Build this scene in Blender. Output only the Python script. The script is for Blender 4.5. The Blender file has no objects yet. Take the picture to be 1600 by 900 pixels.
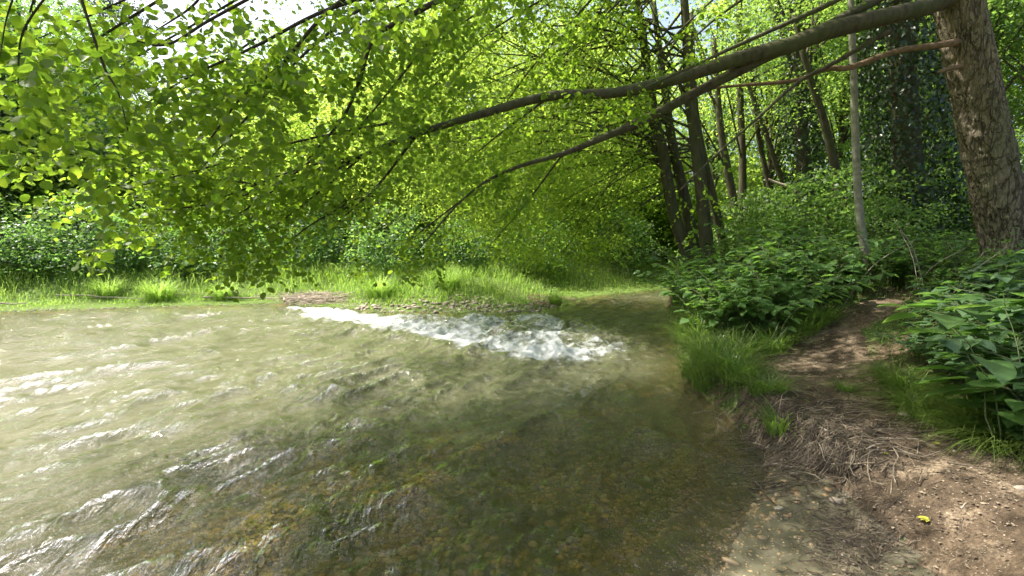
import bpy, math, random
import numpy as np
from math import radians as R
from mathutils import Vector

random.seed(7)
rng = np.random.default_rng(11)
scene = bpy.context.scene
col = scene.collection

# ------------------------------------------------------------------ camera, sky, sun, exposure
F = 1600*16/36.0
CAMZ = 1.9
PITCH = R(-6.02)
cam_d = bpy.data.cameras.new('camera'); cam = bpy.data.objects.new('camera', cam_d); col.objects.link(cam)
cam.location = (0, 0, CAMZ); cam.rotation_euler = (R(90)+PITCH, 0, 0)
cam_d.lens = 16; cam_d.sensor_width = 36; cam_d.clip_start = 0.05; cam_d.clip_end = 1000
scene.camera = cam

SUN_EL, SUN_AZ = R(59), R(-70)        # azimuth from +Y, negative = to the left
world = bpy.data.worlds.new('World'); scene.world = world; world.use_nodes = True
wn = world.node_tree; wn.nodes.clear()
sky = wn.nodes.new('ShaderNodeTexSky'); sky.sky_type = 'NISHITA'; sky.sun_disc = False
sky.sun_elevation = SUN_EL; sky.sun_rotation = SUN_AZ; sky.air_density = 1.0; sky.dust_density = 6.0; sky.ozone_density = 1.0
bg = wn.nodes.new('ShaderNodeBackground'); bg.inputs[1].default_value = 0.15
wo = wn.nodes.new('ShaderNodeOutputWorld')
wn.links.new(sky.outputs[0], bg.inputs[0]); wn.links.new(bg.outputs[0], wo.inputs[0])
sd_ = bpy.data.lights.new('sun', 'SUN'); sd_.energy = 5.0; sd_.angle = R(0.6); sd_.color = (1.0, 0.95, 0.86)
sun = bpy.data.objects.new('sun', sd_); col.objects.link(sun)
sdir = Vector((math.sin(SUN_AZ)*math.cos(SUN_EL), math.cos(SUN_AZ)*math.cos(SUN_EL), math.sin(SUN_EL)))
sun.rotation_euler = sdir.to_track_quat('Z', 'Y').to_euler(); sun.location = sdir*60
scene.view_settings.view_transform = 'Standard'; scene.view_settings.look = 'None'
scene.view_settings.gamma = 1; scene.view_settings.use_curve_mapping = False
scene.view_settings.exposure = 1.36
cy = scene.cycles
cy.max_bounces = 7; cy.diffuse_bounces = 4; cy.glossy_bounces = 3; cy.transmission_bounces = 5
cy.transparent_max_bounces = 8; cy.sample_clamp_indirect = 6; cy.caustics_reflective = False; cy.caustics_refractive = False
cy.use_denoising = True; cy.denoising_prefilter = 'FAST'; cy.denoising_input_passes = 'RGB_ALBEDO_NORMAL'

# ------------------------------------------------------------------ maths helpers
CP, SP = math.cos(PITCH), math.sin(PITCH)
def ray(px, py):
    a, b = (px-800)/F, (450-py)/F
    return np.array([a, CP - b*SP, SP + b*CP])
def at(px, py, Y):
    d = ray(px, py); t = Y/d[1]
    return np.array([d[0]*t, Y, CAMZ + d[2]*t])
def gz(px, py, z=0.0):
    d = ray(px, py); t = (z-CAMZ)/d[2]
    return np.array([d[0]*t, d[1]*t, z])

def _h(ix, iy, s):
    n = (ix*374761393 + iy*668265263 + s*974634777) & 0x7fffffff
    n = ((n ^ (n >> 13))*1274126177) & 0x7fffffff
    return ((n ^ (n >> 16)) & 0xffff)/65535.0
def vnoise(x, y, s=0):
    x = np.asarray(x, float); y = np.asarray(y, float)
    ix = np.floor(x).astype(np.int64); iy = np.floor(y).astype(np.int64)
    fx = x-ix; fy = y-iy; fx = fx*fx*(3-2*fx); fy = fy*fy*(3-2*fy)
    a = _h(ix, iy, s); b = _h(ix+1, iy, s); c = _h(ix, iy+1, s); d = _h(ix+1, iy+1, s)
    return (a*(1-fx)+b*fx)*(1-fy) + (c*(1-fx)+d*fx)*fy
def fbm(x, y, s=0, o=4):
    v = 0; a = 0.5; t = 0
    for i in range(o):
        v = v + a*vnoise(np.asarray(x)*2**i + 17*i, np.asarray(y)*2**i - 9*i, s+i); t += a; a *= .5
    return v/t
def sstep(a, b, x):
    t = np.clip((x-a)/(b-a), 0, 1); return t*t*(3-2*t)
def nrm(v):
    v = np.asarray(v, float); return v/np.maximum(np.linalg.norm(v, axis=-1, keepdims=True), 1e-9)

# ------------------------------------------------------------------ the river's outline and the terrain
right_px = [(1125,900),(1150,845),(1188,795),(1216,750),(1196,700),(1150,664),(1108,625),(1080,590),(1060,550),(1048,515),(1046,490),(1050,472)]
right_w = [(-3.0,-9),(-0.6,-4),(0.55,-1),(0.85,0.8)] + [tuple(gz(*p)[:2]) for p in right_px] + [(6.6,15.8),(11,18.5),(25,22),(60,24)]
far_px = [(1040,453),(985,457),(930,462),(885,474),(835,487),(740,490),(600,487),(480,479),(440,475),(300,478),(150,483),(0,488),(-250,490)]
far_w = [(60,34),(25,29),(12,24)] + [tuple(gz(*p)[:2]) for p in far_px] + [(-40,9.5),(-70,4)]
poly = np.array(right_w + far_w + [(-70,-25)])
NR = len(right_w)
def shore(x, y):
    """signed distance (positive in the water) and whether the nearest shore is the right bank"""
    x = np.asarray(x, float).ravel(); y = np.asarray(y, float).ravel()
    best = np.full(x.shape, 1e9); isr = np.zeros(x.shape, bool); inside = np.zeros(x.shape, bool)
    n = len(poly)
    for i in range(n):
        ax, ay = poly[i]; bx, by = poly[(i+1) % n]
        dx, dy = bx-ax, by-ay
        t = np.clip(((x-ax)*dx+(y-ay)*dy)/(dx*dx+dy*dy), 0, 1)
        d = np.hypot(x-ax-t*dx, y-ay-t*dy)
        m = d < best
        best = np.where(m, d, best); isr = np.where(m, (i < NR-1) or (i == n-1), isr)
        c = ((ay > y) != (by > y)) & (x < (bx-ax)*(y-ay)/(by-ay+1e-12)+ax)
        inside ^= c
    return np.where(inside, best, -best), isr
def H(x, y, detail=True):
    shp = np.shape(x); x = np.asarray(x, float).ravel(); y = np.asarray(y, float).ravel()
    wob = 0.10*(fbm(x*1.6, y*1.6, 5, 3)-.5)
    s, isr = shore(x, y); s = s + wob*np.clip(np.hypot(x, y)/5, .3, 1.5)
    out = np.maximum(-s, 0); ins = np.maximum(s, 0)
    bed = -0.75*(1-np.exp(-ins/1.9)) - 0.02*(ins > 0)*np.minimum(ins*10, 1)
    w = np.interp(y, [-3,0,2.4,3.2,3.7], [1.1,.95,.78,.3,.02])
    wide = np.interp(y, [0,2.4,3.2,4.2], [.8,.6,.35,.22])
    rb = 0.05*np.clip(out/np.maximum(w,.02), 0, 1) + 0.30*sstep(0, 1, (out-w)/wide) + 0.055*np.maximum(out-w, 0)
    rb = rb + 0.68*sstep(3.2, 5.8, x)*sstep(3.2, 7.6, y)*(1-sstep(14, 22, y)*.5) + .25*sstep(3.4, 5.5, x)*(1-sstep(3, 7, y))
    rb = np.minimum(rb, 2.2)
    fb = 0.035*out + 0.42*sstep(.9, 3.4, out) + 0.02*np.minimum(out, 30)
    bar = sstep(2.6, 1.6, np.hypot((x-at(690,480,12)[0])/2.0, (y-12.6)/.9)*2)
    fb = fb*(1-.3*bar)
    z = np.where(s > 0, bed, np.where(isr, rb, fb))
    if detail:
        z = z + np.where(out > .1, 1, .35)*(0.06*(fbm(x*2.3, y*2.3, 21, 3)-.5) + (0.03+.07*np.exp(-((out-w-.15)/.3)**2)*isr)*(fbm(x*6, y*6, 31, 4)-.5))
    return z.reshape(shp)
def h1(x, y): return float(H(np.array([x]), np.array([y]))[0])
def gp(px, py):
    """where the line of sight through a pixel of the photograph meets the terrain"""
    d = ray(px, py); t = np.geomspace(1.2, 60, 500)
    z = CAMZ + d[2]*t; hh = H(d[0]*t, d[1]*t)
    k = np.argmax(z < hh)
    if z[k] >= hh[k]: k = len(t)-1
    return np.array([d[0]*t[k], d[1]*t[k], hh[k]])

# ------------------------------------------------------------------ mesh helpers
class MB:
    def __init__(s): s.v = []; s.f = {}; s.n = 0
    def add(s, V, faces):
        """V (n,3); faces: int array (m,k)"""
        V = np.asarray(V, float)
        for fa in (faces if isinstance(faces, list) else [faces]):
            fa = np.asarray(fa); s.f.setdefault(fa.shape[1], []).append(fa + s.n)
        s.v.append(V); s.n += len(V)
    def mesh(s, name, smooth=True):
        me = bpy.data.meshes.new(name)
        if not s.v: return me
        V = np.concatenate(s.v); me.vertices.add(len(V)); me.vertices.foreach_set('co', V.astype(np.float32).ravel())
        li = []; tot = []
        for k, L in s.f.items():
            A = np.concatenate(L); li.append(A.ravel()); tot.append(np.full(len(A), k))
        li = np.concatenate(li); tot = np.concatenate(tot)
        me.loops.add(len(li)); me.loops.foreach_set('vertex_index', li.astype(np.int32))
        me.polygons.add(len(tot)); st = np.concatenate([[0], np.cumsum(tot)[:-1]])
        me.polygons.foreach_set('loop_start', st.astype(np.int32)); me.polygons.foreach_set('loop_total', tot.astype(np.int32))
        me.polygons.foreach_set('use_smooth', np.full(len(tot), smooth))
        me.update(calc_edges=True); return me
    def build(s, name, mat, parent=None, smooth=True):
        me = s.mesh(name, smooth); me.materials.append(mat)
        o = bpy.data.objects.new(name, me); col.objects.link(o); o.parent = parent
        return o
def empty(name, loc=(0,0,0), rz=0, sc=1):
    o = bpy.data.objects.new(name, None); col.objects.link(o); o.location = loc; o.rotation_euler = (0,0,rz)
    o.scale = (sc,)*3 if np.isscalar(sc) else sc; o.empty_display_size = .2
    return o
def tag(o, label=None, cat=None, group=None, kind=None):
    if label: o['label'] = label
    if cat: o['category'] = cat
    if group: o['group'] = group
    if kind: o['kind'] = kind
    return o
def copy_tree(o, parent=None):
    c = o.copy(); col.objects.link(c); c.parent = parent
    for ch in list(o.children): copy_tree(ch, c)
    return c

def catmull(P, rad, sub=5):
    P = np.asarray(P, float); rad = np.asarray(rad, float)
    if len(P) < 3: sub = max(sub, 2)
    Q = np.vstack([2*P[0]-P[1], P, 2*P[-1]-P[-2]]); out = []; ro = []
    for i in range(1, len(Q)-2):
        for k in range(sub):
            t = k/sub
            out.append(.5*((2*Q[i])+(-Q[i-1]+Q[i+1])*t+(2*Q[i-1]-5*Q[i]+4*Q[i+1]-Q[i+2])*t*t+(-Q[i-1]+3*Q[i]-3*Q[i+1]+Q[i+2])*t**3))
            ro.append(rad[i-1]*(1-t)+rad[i]*t)
    out.append(P[-1]); ro.append(rad[-1])
    return np.array(out), np.array(ro)
def tube(mb, P, rad, n=8, lump=0.0, seed=0, cap=True):
    P = np.asarray(P, float); rad = np.asarray(rad, float); m = len(P)
    T = nrm(np.gradient(P, axis=0)); up = np.array([0.13, 0.21, 1.0])
    if abs(T[0] @ nrm(up)) > .9: up = np.array([1.0, .1, .1])
    A = nrm(np.cross(T, up)); B = np.cross(T, A)
    th = np.linspace(0, 2*np.pi, n, endpoint=False)
    r = rad[:, None]*np.ones((1, n))
    if lump:
        r = r*(1 + lump*(fbm(np.cos(th)[None]*1.5+seed + np.zeros((m,1)), np.arange(m)[:, None]*.35+np.sin(th)[None]*1.5, seed, 3)-.5)*2)
    V = P[:, None] + A[:, None]*(r*np.cos(th))[..., None] + B[:, None]*(r*np.sin(th))[..., None]
    V = V.reshape(-1, 3)
    i = np.arange(m-1)[:, None]*n; j = np.arange(n)[None]; j2 = (j+1) % n
    Fq = np.stack([i+j, i+j2, i+n+j2, i+n+j], -1).reshape(-1, 4)
    fl = [Fq]
    if cap:
        V = np.vstack([V, P[-1]+T[-1]*rad[-1]*.5])
        k = (m-1)*n + np.arange(n); fl.append(np.stack([k, (m-1)*n+(np.arange(n)+1) % n, np.full(n, m*n)], -1))
    mb.add(V, fl)

# leaf templates: (along, across, up), faces
ROUND = (np.array([[0,0,0],[1,0,0],[.12,.30,.05],[.45,.47,.09],[.82,.36,.06],[.97,.13,.02],[.12,-.30,.05],[.45,-.47,.09],[.82,-.36,.06],[.97,-.13,.02]]),
         [np.array([[0,1,5,4,3,2],[1,0,6,7,8,9]])])
CURLED = (ROUND[0]*np.array([1,.92,1]) + np.array([[0,0,0],[-.04,.05,-.22],[0,0,.05],[0,0,.10],[0,0,.02],[-.02,.03,-.14],[0,0,.0],[0,.03,.06],[0,0,-.04],[0,0,-.16]]), ROUND[1])
SMALL = (np.array([[0,0,0],[1,0,-.05],[.45,.36,.10],[.45,-.36,.10]]), [np.array([[0,1,2],[1,0,3]])])
OVATE = (np.array([[0,0,0],[.35,0,-.03],[.7,0,-.07],[1,0,-.16],[.05,.26,.02],[.32,.40,.05],[.66,.26,-.01],[.88,.09,-.09],
                   [.05,-.26,.02],[.32,-.40,.05],[.66,-.26,-.01],[.88,-.09,-.09]]),
         [np.array([[0,1,5,4],[1,2,6,5],[2,3,7,6],[1,0,8,9],[2,1,9,10],[3,2,10,11]])])
def leaves(mb, P, T, N, size, tpl=ROUND):
    P = np.atleast_2d(P); n = len(P)
    if n == 0: return
    T = nrm(T); N = np.asarray(N, float); B = nrm(np.cross(N, T)); N = np.cross(T, B)
    V0, Fs = tpl; k = len(V0); s = np.asarray(size)*np.ones(n)
    V = P[:, None] + s[:, None, None]*(T[:, None]*V0[None, :, 0:1] + B[:, None]*V0[None, :, 1:2] + N[:, None]*V0[None, :, 2:3])
    off = np.arange(n)[:, None, None]*k
    mb.add(V.reshape(-1, 3), [(f[None]+off).reshape(-1, f.shape[1]) for f in Fs])
def blades(mb, P, hgt, wid, lean, tilt, seg=3):
    """curved tapering grass blades; lean = horizontal unit direction (n,2), tilt = how far they bend over"""
    n = len(P); side = np.stack([-lean[:,1], lean[:,0], np.zeros(n)], -1)
    rows = []
    for k in range(seg+1):
        t = k/seg
        c = P + np.stack([lean[:,0]*hgt*tilt*t*t, lean[:,1]*hgt*tilt*t*t, hgt*(t - .45*tilt*t*t*t)], -1)
        w = (wid*(1-t**1.6)+.0006)[:, None]
        rows += [c-side*w*.5, c+side*w*.5]
    V = np.stack(rows, 1).reshape(-1, 3); k2 = 2*(seg+1)
    base = np.arange(n)[:, None, None]*k2
    f = np.array([[2*i, 2*i+1, 2*i+3, 2*i+2] for i in range(seg)])
    mb.add(V, (f[None]+base).reshape(-1, 4))

# ------------------------------------------------------------------ materials
class NT:
    def __init__(s, name):
        s.m = bpy.data.materials.new(name); s.m.use_nodes = True; s.t = s.m.node_tree; s.t.nodes.clear()
        s.out = s.n('ShaderNodeOutputMaterial')
    def n(s, typ, ins=None, **kw):
        nd = s.t.nodes.new(typ)
        for k, v in kw.items(): setattr(nd, k, v)
        for k, v in (ins or {}).items(): s.set(nd, k, v)
        return nd
    def set(s, nd, k, v):
        i = nd.inputs[k]
        if isinstance(v, bpy.types.NodeSocket): s.t.links.new(v, i)
        elif isinstance(v, (tuple, list)) and len(v) == 3 and i.type == 'RGBA': i.default_value = (*v, 1)
        else: i.default_value = v
    def coord(s, scale=(1,1,1), rot=(0,0,0)):
        c = s.n('ShaderNodeTexCoord'); m = s.n('ShaderNodeMapping', {0: c.outputs['Object'], 'Scale': scale, 'Rotation': rot}); return m.outputs[0]
    def noise(s, vec, scale, det=4, rough=.55, dist=0):
        return s.n('ShaderNodeTexNoise', {'Vector': vec, 'Scale': scale, 'Detail': det, 'Roughness': rough, 'Distortion': dist}).outputs[0]
    def ramp(s, fac, stops):
        r = s.n('ShaderNodeValToRGB', {0: fac}); e = r.color_ramp.elements
        while len(e) < len(stops): e.new(.5)
        for i, (p, c) in enumerate(stops): e[i].position = p; e[i].color = (*c, 1) if len(c) == 3 else c
        return r.outputs[0]
    def mixc(s, f, a, b, mode='MIX'):
        m = s.n('ShaderNodeMix', data_type='RGBA', blend_type=mode)
        s.set(m, 0, f); s.set(m, 6, a); s.set(m, 7, b); return m.outputs[2]
    def math(s, op, a, b=0, clamp=False):
        m = s.n('ShaderNodeMath', operation=op, use_clamp=clamp); s.set(m, 0, a); s.set(m, 1, b); return m.outputs[0]
    def bump(s, h, st, dist=.02, nor=None):
        b = s.n('ShaderNodeBump', {'Strength': st, 'Distance': dist, 'Height': h})
        if nor: s.set(b, 'Normal', nor)
        return b.outputs[0]
    def princ(s, **kw):
        p = s.n('ShaderNodeBsdfPrincipled')
        for k, v in kw.items(): s.set(p, k.replace('_', ' '), v)
        s.p = p; s.t.links.new(p.outputs[0], s.out.inputs[0]); return p
G = lambda v: (v, v, v)

def leaf_mat(name, a, b, tr, trans=.5, rough=.45, spec=.35):
    t = NT(name); g = t.n('ShaderNodeNewGeometry'); rnd = g.outputs['Random Per Island']
    c = t.ramp(rnd, [(0, a), (.55, tuple((x+y)/2 for x, y in zip(a, b))), (1, b)])
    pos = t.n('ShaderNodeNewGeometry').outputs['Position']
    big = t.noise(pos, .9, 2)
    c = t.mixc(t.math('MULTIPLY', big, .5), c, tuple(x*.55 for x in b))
    p = t.n('ShaderNodeBsdfPrincipled', {'Base Color': c, 'Roughness': rough, 'Specular IOR Level': spec})
    tc = t.mixc(rnd, tr, tuple(x*y for x, y in zip(tr, (.62, .8, .7))))
    tl = t.n('ShaderNodeBsdfTranslucent', {0: tc})
    mx = t.n('ShaderNodeMixShader', {0: trans, 1: p.outputs[0], 2: tl.outputs[0]})
    t.t.links.new(mx.outputs[0], t.out.inputs[0]); return t.m
M = {}
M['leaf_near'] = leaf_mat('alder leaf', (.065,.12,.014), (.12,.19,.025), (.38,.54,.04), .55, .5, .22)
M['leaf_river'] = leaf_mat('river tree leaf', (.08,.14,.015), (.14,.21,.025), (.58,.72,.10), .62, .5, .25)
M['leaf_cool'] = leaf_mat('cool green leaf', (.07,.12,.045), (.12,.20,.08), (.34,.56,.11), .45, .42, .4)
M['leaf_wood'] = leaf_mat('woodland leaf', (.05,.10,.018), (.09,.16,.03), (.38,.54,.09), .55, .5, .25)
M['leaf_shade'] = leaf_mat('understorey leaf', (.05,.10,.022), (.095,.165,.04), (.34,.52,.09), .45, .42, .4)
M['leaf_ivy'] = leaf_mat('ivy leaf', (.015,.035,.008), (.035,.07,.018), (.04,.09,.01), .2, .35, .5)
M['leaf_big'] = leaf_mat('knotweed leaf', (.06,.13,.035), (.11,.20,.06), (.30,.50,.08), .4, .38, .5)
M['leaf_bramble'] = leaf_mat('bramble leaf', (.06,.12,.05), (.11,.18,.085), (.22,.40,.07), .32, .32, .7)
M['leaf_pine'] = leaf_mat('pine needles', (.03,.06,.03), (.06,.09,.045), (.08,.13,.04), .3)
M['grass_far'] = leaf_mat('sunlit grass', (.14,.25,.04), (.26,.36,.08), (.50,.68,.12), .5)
M['grass_pale'] = leaf_mat('pale grass', (.20,.23,.10), (.30,.30,.15), (.40,.45,.18), .4)
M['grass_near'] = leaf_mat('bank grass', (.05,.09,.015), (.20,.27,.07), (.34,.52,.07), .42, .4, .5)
M['herb'] = leaf_mat('low herb', (.05,.10,.02), (.11,.18,.04), (.25,.42,.06), .4)

def bark_mat(name, a, b, scale=6, stretch=.25, moss=0.0, crack=.5):
    t = NT(name); v = t.coord((1,1,stretch))
    n1 = t.noise(v, scale, 6, .65); n2 = t.noise(t.coord(), 2.2, 3)
    c = t.ramp(n1, [(.3, a), (.7, b)])
    if moss: c = t.mixc(t.math('MULTIPLY', t.ramp(n2, [(.42, G(0)), (.6, G(1))]), moss), c, (.07,.09,.03))
    t.princ(Base_Color=c, Roughness=.9, Normal=t.bump(n1, crack, .03)); t.p.inputs['Specular IOR Level'].default_value = .2
    return t.m
M['bark'] = bark_mat('grey brown bark', (.035,.03,.02), (.125,.105,.07), 14, .5, .5)
M['bark_dark'] = bark_mat('dark bark', (.035,.03,.02), (.12,.10,.07), 10, .3, .4)
M['bark_pale'] = bark_mat('pale grey bark', (.16,.15,.12), (.33,.31,.25), 9, 1.6, .2)
M['bark_twig'] = bark_mat('dark twig bark', (.03,.022,.015), (.07,.055,.04), 20, 1)
M['bark_red'] = bark_mat('reddish brown bark', (.12,.075,.045), (.27,.18,.12), 16, .6)
M['driftwood'] = bark_mat('dead grey wood', (.20,.16,.12), (.42,.36,.29), 30, .4)
def plated_bark():
    t = NT('plated bark'); v0 = t.coord((1,1,.24))
    d = t.noise(t.coord((1,1,.5)), 5, 4); vv = t.n('ShaderNodeVectorMath', {0: v0, 1: t.n('ShaderNodeVectorMath', {0: t.n('ShaderNodeTexNoise', {'Vector': v0, 'Scale': 7.0, 'Detail': 3.0}).outputs[1], 3: .30}, operation='SCALE').outputs[0]}, operation='ADD').outputs[0]
    e = t.n('ShaderNodeTexVoronoi', {'Vector': vv, 'Scale': 12.0}, feature='DISTANCE_TO_EDGE').outputs['Distance']
    e = t.math('ADD', e, t.math('MULTIPLY', t.ramp(t.noise(v0, 5, 3), [(.45, G(0)), (.7, G(1))]), .09))
    e2 = t.n('ShaderNodeTexVoronoi', {'Vector': vv, 'Scale': 26.0}, feature='DISTANCE_TO_EDGE').outputs['Distance']
    cr = t.ramp(e, [(0, G(0.15)), (.12, G(1))]); cr2 = t.ramp(e2, [(0, G(0.45)), (.14, G(1))])
    fine = t.noise(t.coord((1,1,.35)), 34, 6, .7)
    plate = t.ramp(fine, [(.25, (.13,.10,.075)), (.75, (.33,.27,.20))])
    plate = t.mixc(t.ramp(t.noise(t.coord((1,1,.6)), 2.2, 5, .65), [(.42, G(0)), (.62, G(.8))]), plate, (.15,.15,.085))
    c = t.mixc(cr, (.05,.038,.026), plate); c = t.mixc(cr2, tuple(x*.45 for x in (.2,.16,.12)), c)
    hh = t.math('ADD', t.math('MULTIPLY', cr, 1.0), t.math('ADD', t.math('MULTIPLY', cr2, .3), t.math('MULTIPLY', fine, .35)))
    t.princ(Base_Color=c, Roughness=.92, Normal=t.bump(hh, .9, .03)); t.p.inputs['Specular IOR Level'].default_value = .15
    return t.m
M['bark_plate'] = plated_bark()

def ground_mat():
    t = NT('forest floor and river bed'); v = t.n('ShaderNodeNewGeometry').outputs['Position']
    sep = t.n('ShaderNodeSeparateXYZ', {0: v}).outputs
    n = t.noise(v, 2.2, 6, .6); f = t.noise(v, 45, 6, .7)
    soil = t.ramp(f, [(.3, (.045,.032,.02)), (.55, (.12,.085,.055)), (.75, (.25,.19,.13))])
    moss = t.ramp(f, [(.3, (.03,.05,.012)), (.7, (.09,.13,.035))])
    meadow = t.ramp(f, [(.3, (.05,.085,.015)), (.7, (.12,.17,.04))])
    floor_ = t.mixc(t.ramp(n, [(.45, G(0)), (.6, G(1))]), soil, moss)
    land = t.mixc(t.math('MULTIPLY', t.math('GREATER_THAN', sep[0], .5), t.math('LESS_THAN', sep[1], 15.0)), meadow, floor_)
    # pebbly river bed with weed and golden gravel patches
    vo = t.n('ShaderNodeTexVoronoi', {'Vector': v, 'Scale': 17.0}); vc = t.n('ShaderNodeTexVoronoi', {'Vector': v, 'Scale': 17.0}, feature='DISTANCE_TO_EDGE').outputs['Distance']
    cell = t.n('ShaderNodeSeparateXYZ', {0: vo.outputs['Color']}).outputs[0]
    peb = t.ramp(cell, [(0, (.16,.10,.04)), (.35, (.36,.23,.08)), (.6, (.28,.22,.11)), (.85, (.52,.33,.11)), (1, (.44,.38,.22))])
    peb = t.mixc(t.ramp(vc, [(0, G(0)), (.12, G(1))]), (.035,.03,.015), peb)
    weed = t.ramp(t.noise(v, 24, 5, .7), [(.3, (.015,.026,.006)), (.7, (.065,.08,.018))])
    wm = t.ramp(t.noise(v, 1.5, 5, .62, .4), [(.44, G(.92)), (.56, G(.05))])
    bed = t.mixc(wm, peb, weed)
    shal = t.n('ShaderNodeMapRange', {0: t.math('ADD', sep[2], t.math('MULTIPLY', n, .22)), 1: -.20, 2: .05}).outputs[0]
    bed = t.mixc(t.math('MULTIPLY', shal, t.math('LESS_THAN', sep[1], 8.0)), bed, t.mixc(f, (.08,.065,.03), (.27,.20,.10)))
    under = t.math('GREATER_THAN', sep[2], t.math('SUBTRACT', t.math('MULTIPLY', t.math('LESS_THAN', sep[1], 8.0), .022), .01))
    c = t.mixc(under, bed, land)
    hgt = t.math('ADD', t.math('MULTIPLY', f, .4), n)
    t.princ(Base_Color=c, Roughness=.95, Normal=t.bump(hgt, .7, .04)); t.p.inputs['Specular IOR Level'].default_value = .15
    return t.m
M['ground'] = ground_mat()
def path_mat():
    t = NT('trodden earth'); v = t.n('ShaderNodeNewGeometry').outputs['Position']
    n = t.noise(v, 3.2, 7, .62, .3); f = t.noise(v, 60, 6, .75)
    c = t.ramp(n, [(.36, (.045,.033,.021)), (.52, (.135,.098,.064)), (.66, (.33,.255,.175))])
    c = t.mixc(t.ramp(f, [(.42, G(.75)), (.55, G(0))]), c, (.05,.036,.024))
    sp = t.n('ShaderNodeTexVoronoi', {'Vector': v, 'Scale': 38.0}).outputs['Distance']
    c = t.mixc(t.ramp(sp, [(.10, G(.55)), (.18, G(0))]), c, (.42,.36,.28))
    t.princ(Base_Color=c, Roughness=.95, Normal=t.bump(t.math('ADD', n, t.math('MULTIPLY', f, .6)), .8, .03)); t.p.inputs['Specular IOR Level'].default_value = .15
    return t.m
M['path'] = path_mat()
def sand_mat():
    t = NT('wet silt'); v = t.n('ShaderNodeNewGeometry').outputs['Position']
    n = t.noise(v, 4, 6, .6); f = t.noise(v, 120, 4, .7)
    c = t.ramp(n, [(.36, (.045,.042,.025)), (.5, (.09,.083,.05)), (.66, (.16,.14,.088))]); c = t.mixc(t.math('MULTIPLY', f, .4), c, (.12,.10,.07))
    t.princ(Base_Color=c, Roughness=.5, Normal=t.bump(t.math('ADD', n, t.math('MULTIPLY', f, .12)), .3, .02)); return t.m
M['sand'] = sand_mat()
def stone_mat(name, stops, rough=.6):
    t = NT(name); oi = t.n('ShaderNodeObjectInfo').outputs['Random']; isl = t.n('ShaderNodeNewGeometry').outputs['Random Per Island']
    r = t.math('FRACT', t.math('ADD', oi, isl))
    c = t.ramp(r, stops); n = t.noise(t.coord(), 30, 4, .7)
    c = t.mixc(t.math('MULTIPLY', n, .5), c, (.09,.07,.045))
    t.princ(Base_Color=c, Roughness=rough, Normal=t.bump(n, .3, .01)); return t.m
M['pebble'] = stone_mat('river pebble', [(0, (.10,.075,.045)), (.3, (.30,.18,.07)), (.5, (.20,.16,.10)), (.75, (.40,.26,.11)), (1, (.36,.32,.24))], .35)
M['dead_twig'] = stone_mat('dead twig wood', [(0, (.03,.022,.014)), (.5, (.075,.056,.036)), (.82, (.15,.118,.078)), (1, (.32,.27,.19))], .85)
M['cobble'] = stone_mat('dry cobble', [(0, (.22,.18,.14)), (.4, (.38,.32,.25)), (.7, (.30,.24,.19)), (1, (.50,.45,.37))], .8)
def plain(name, c, rough=.7):
    t = NT(name); n = t.noise(t.coord(), 60, 3); t.princ(Base_Color=t.mixc(n, c, tuple(x*.6 for x in c)), Roughness=rough); return t.m
M['yellow_leaf'] = leaf_mat('yellow fallen leaf', (.38,.38,.05), (.45,.42,.06), (.4,.4,.05), .2)
M['litter'] = stone_mat('leaf litter', [(0, (.06,.04,.025)), (.4, (.14,.10,.065)), (.75, (.25,.19,.13)), (1, (.36,.30,.22))], .9)
M['stem'] = plain('green stem', (.10,.13,.04))

def water_mat():
    t = NT('river water'); pos = t.n('ShaderNodeNewGeometry').outputs['Position']
    murk = t.n('ShaderNodeAttribute', attribute_name='murk').outputs['Fac']
    foam = t.n('ShaderNodeAttribute', attribute_name='foam').outputs['Fac']
    mp = t.n('ShaderNodeMapping', {0: pos, 'Rotation': (0, 0, R(25)), 'Scale': (1.0, .40, 1.0)}).outputs[0]
    n1 = t.noise(mp, 4.2, 5, .62, .8); n2 = t.noise(mp, 19, 5, .65, .5)
    nor = t.bump(t.math('ADD', n1, t.math('MULTIPLY', n2, .45)), 1.0, .12)
    fr = t.n('ShaderNodeFresnel', {'IOR': 1.333, 'Normal': nor}).outputs[0]
    dep = t.n('ShaderNodeAttribute', attribute_name='depthn').outputs['Fac']
    tr = t.n('ShaderNodeBsdfTransparent', {0: t.mixc(dep, (1,1,1), (.82,.80,.52))})
    mc = t.mixc(t.noise(pos, .5, 3), (.084,.090,.044), (.125,.120,.070))
    df = t.n('ShaderNodeBsdfDiffuse', {0: mc})
    body = t.n('ShaderNodeMixShader', {0: murk, 1: tr.outputs[0], 2: df.outputs[0]})
    gl = t.n('ShaderNodeBsdfGlossy', {0: G(1), 'Roughness': .07, 'Normal': nor})
    surf = t.n('ShaderNodeMixShader', {0: t.math('MULTIPLY', fr, 1.7, True), 1: body.outputs[0], 2: gl.outputs[0]})
    mf = t.n('ShaderNodeMapping', {0: pos, 'Rotation': (0, 0, R(14)), 'Scale': (.45, 1.0, 1.0)}).outputs[0]
    fn = t.math('ADD', t.math('MULTIPLY', t.noise(mf, 5, 7, .72, 1.5), .62), t.math('MULTIPLY', t.noise(mf, 26, 5, .75, .8), .38))
    ff = t.math('ADD', fn, t.math('MULTIPLY', t.math('SUBTRACT', foam, .62), .62))
    ff = t.n('ShaderNodeMapRange', {0: ff, 1: .49, 2: .62}).outputs[0]
    fd = t.n('ShaderNodeBsdfDiffuse', {0: (.62,.65,.65), 'Normal': t.bump(fn, 1.0, .12)})
    al = t.n('ShaderNodeMixShader', {0: t.math('MULTIPLY', ff, t.math('MULTIPLY', foam, 1.4, True), True), 1: surf.outputs[0], 2: fd.outputs[0]})
    t.t.links.new(al.outputs[0], t.out.inputs[0]); return t.m
M['water'] = water_mat()

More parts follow.
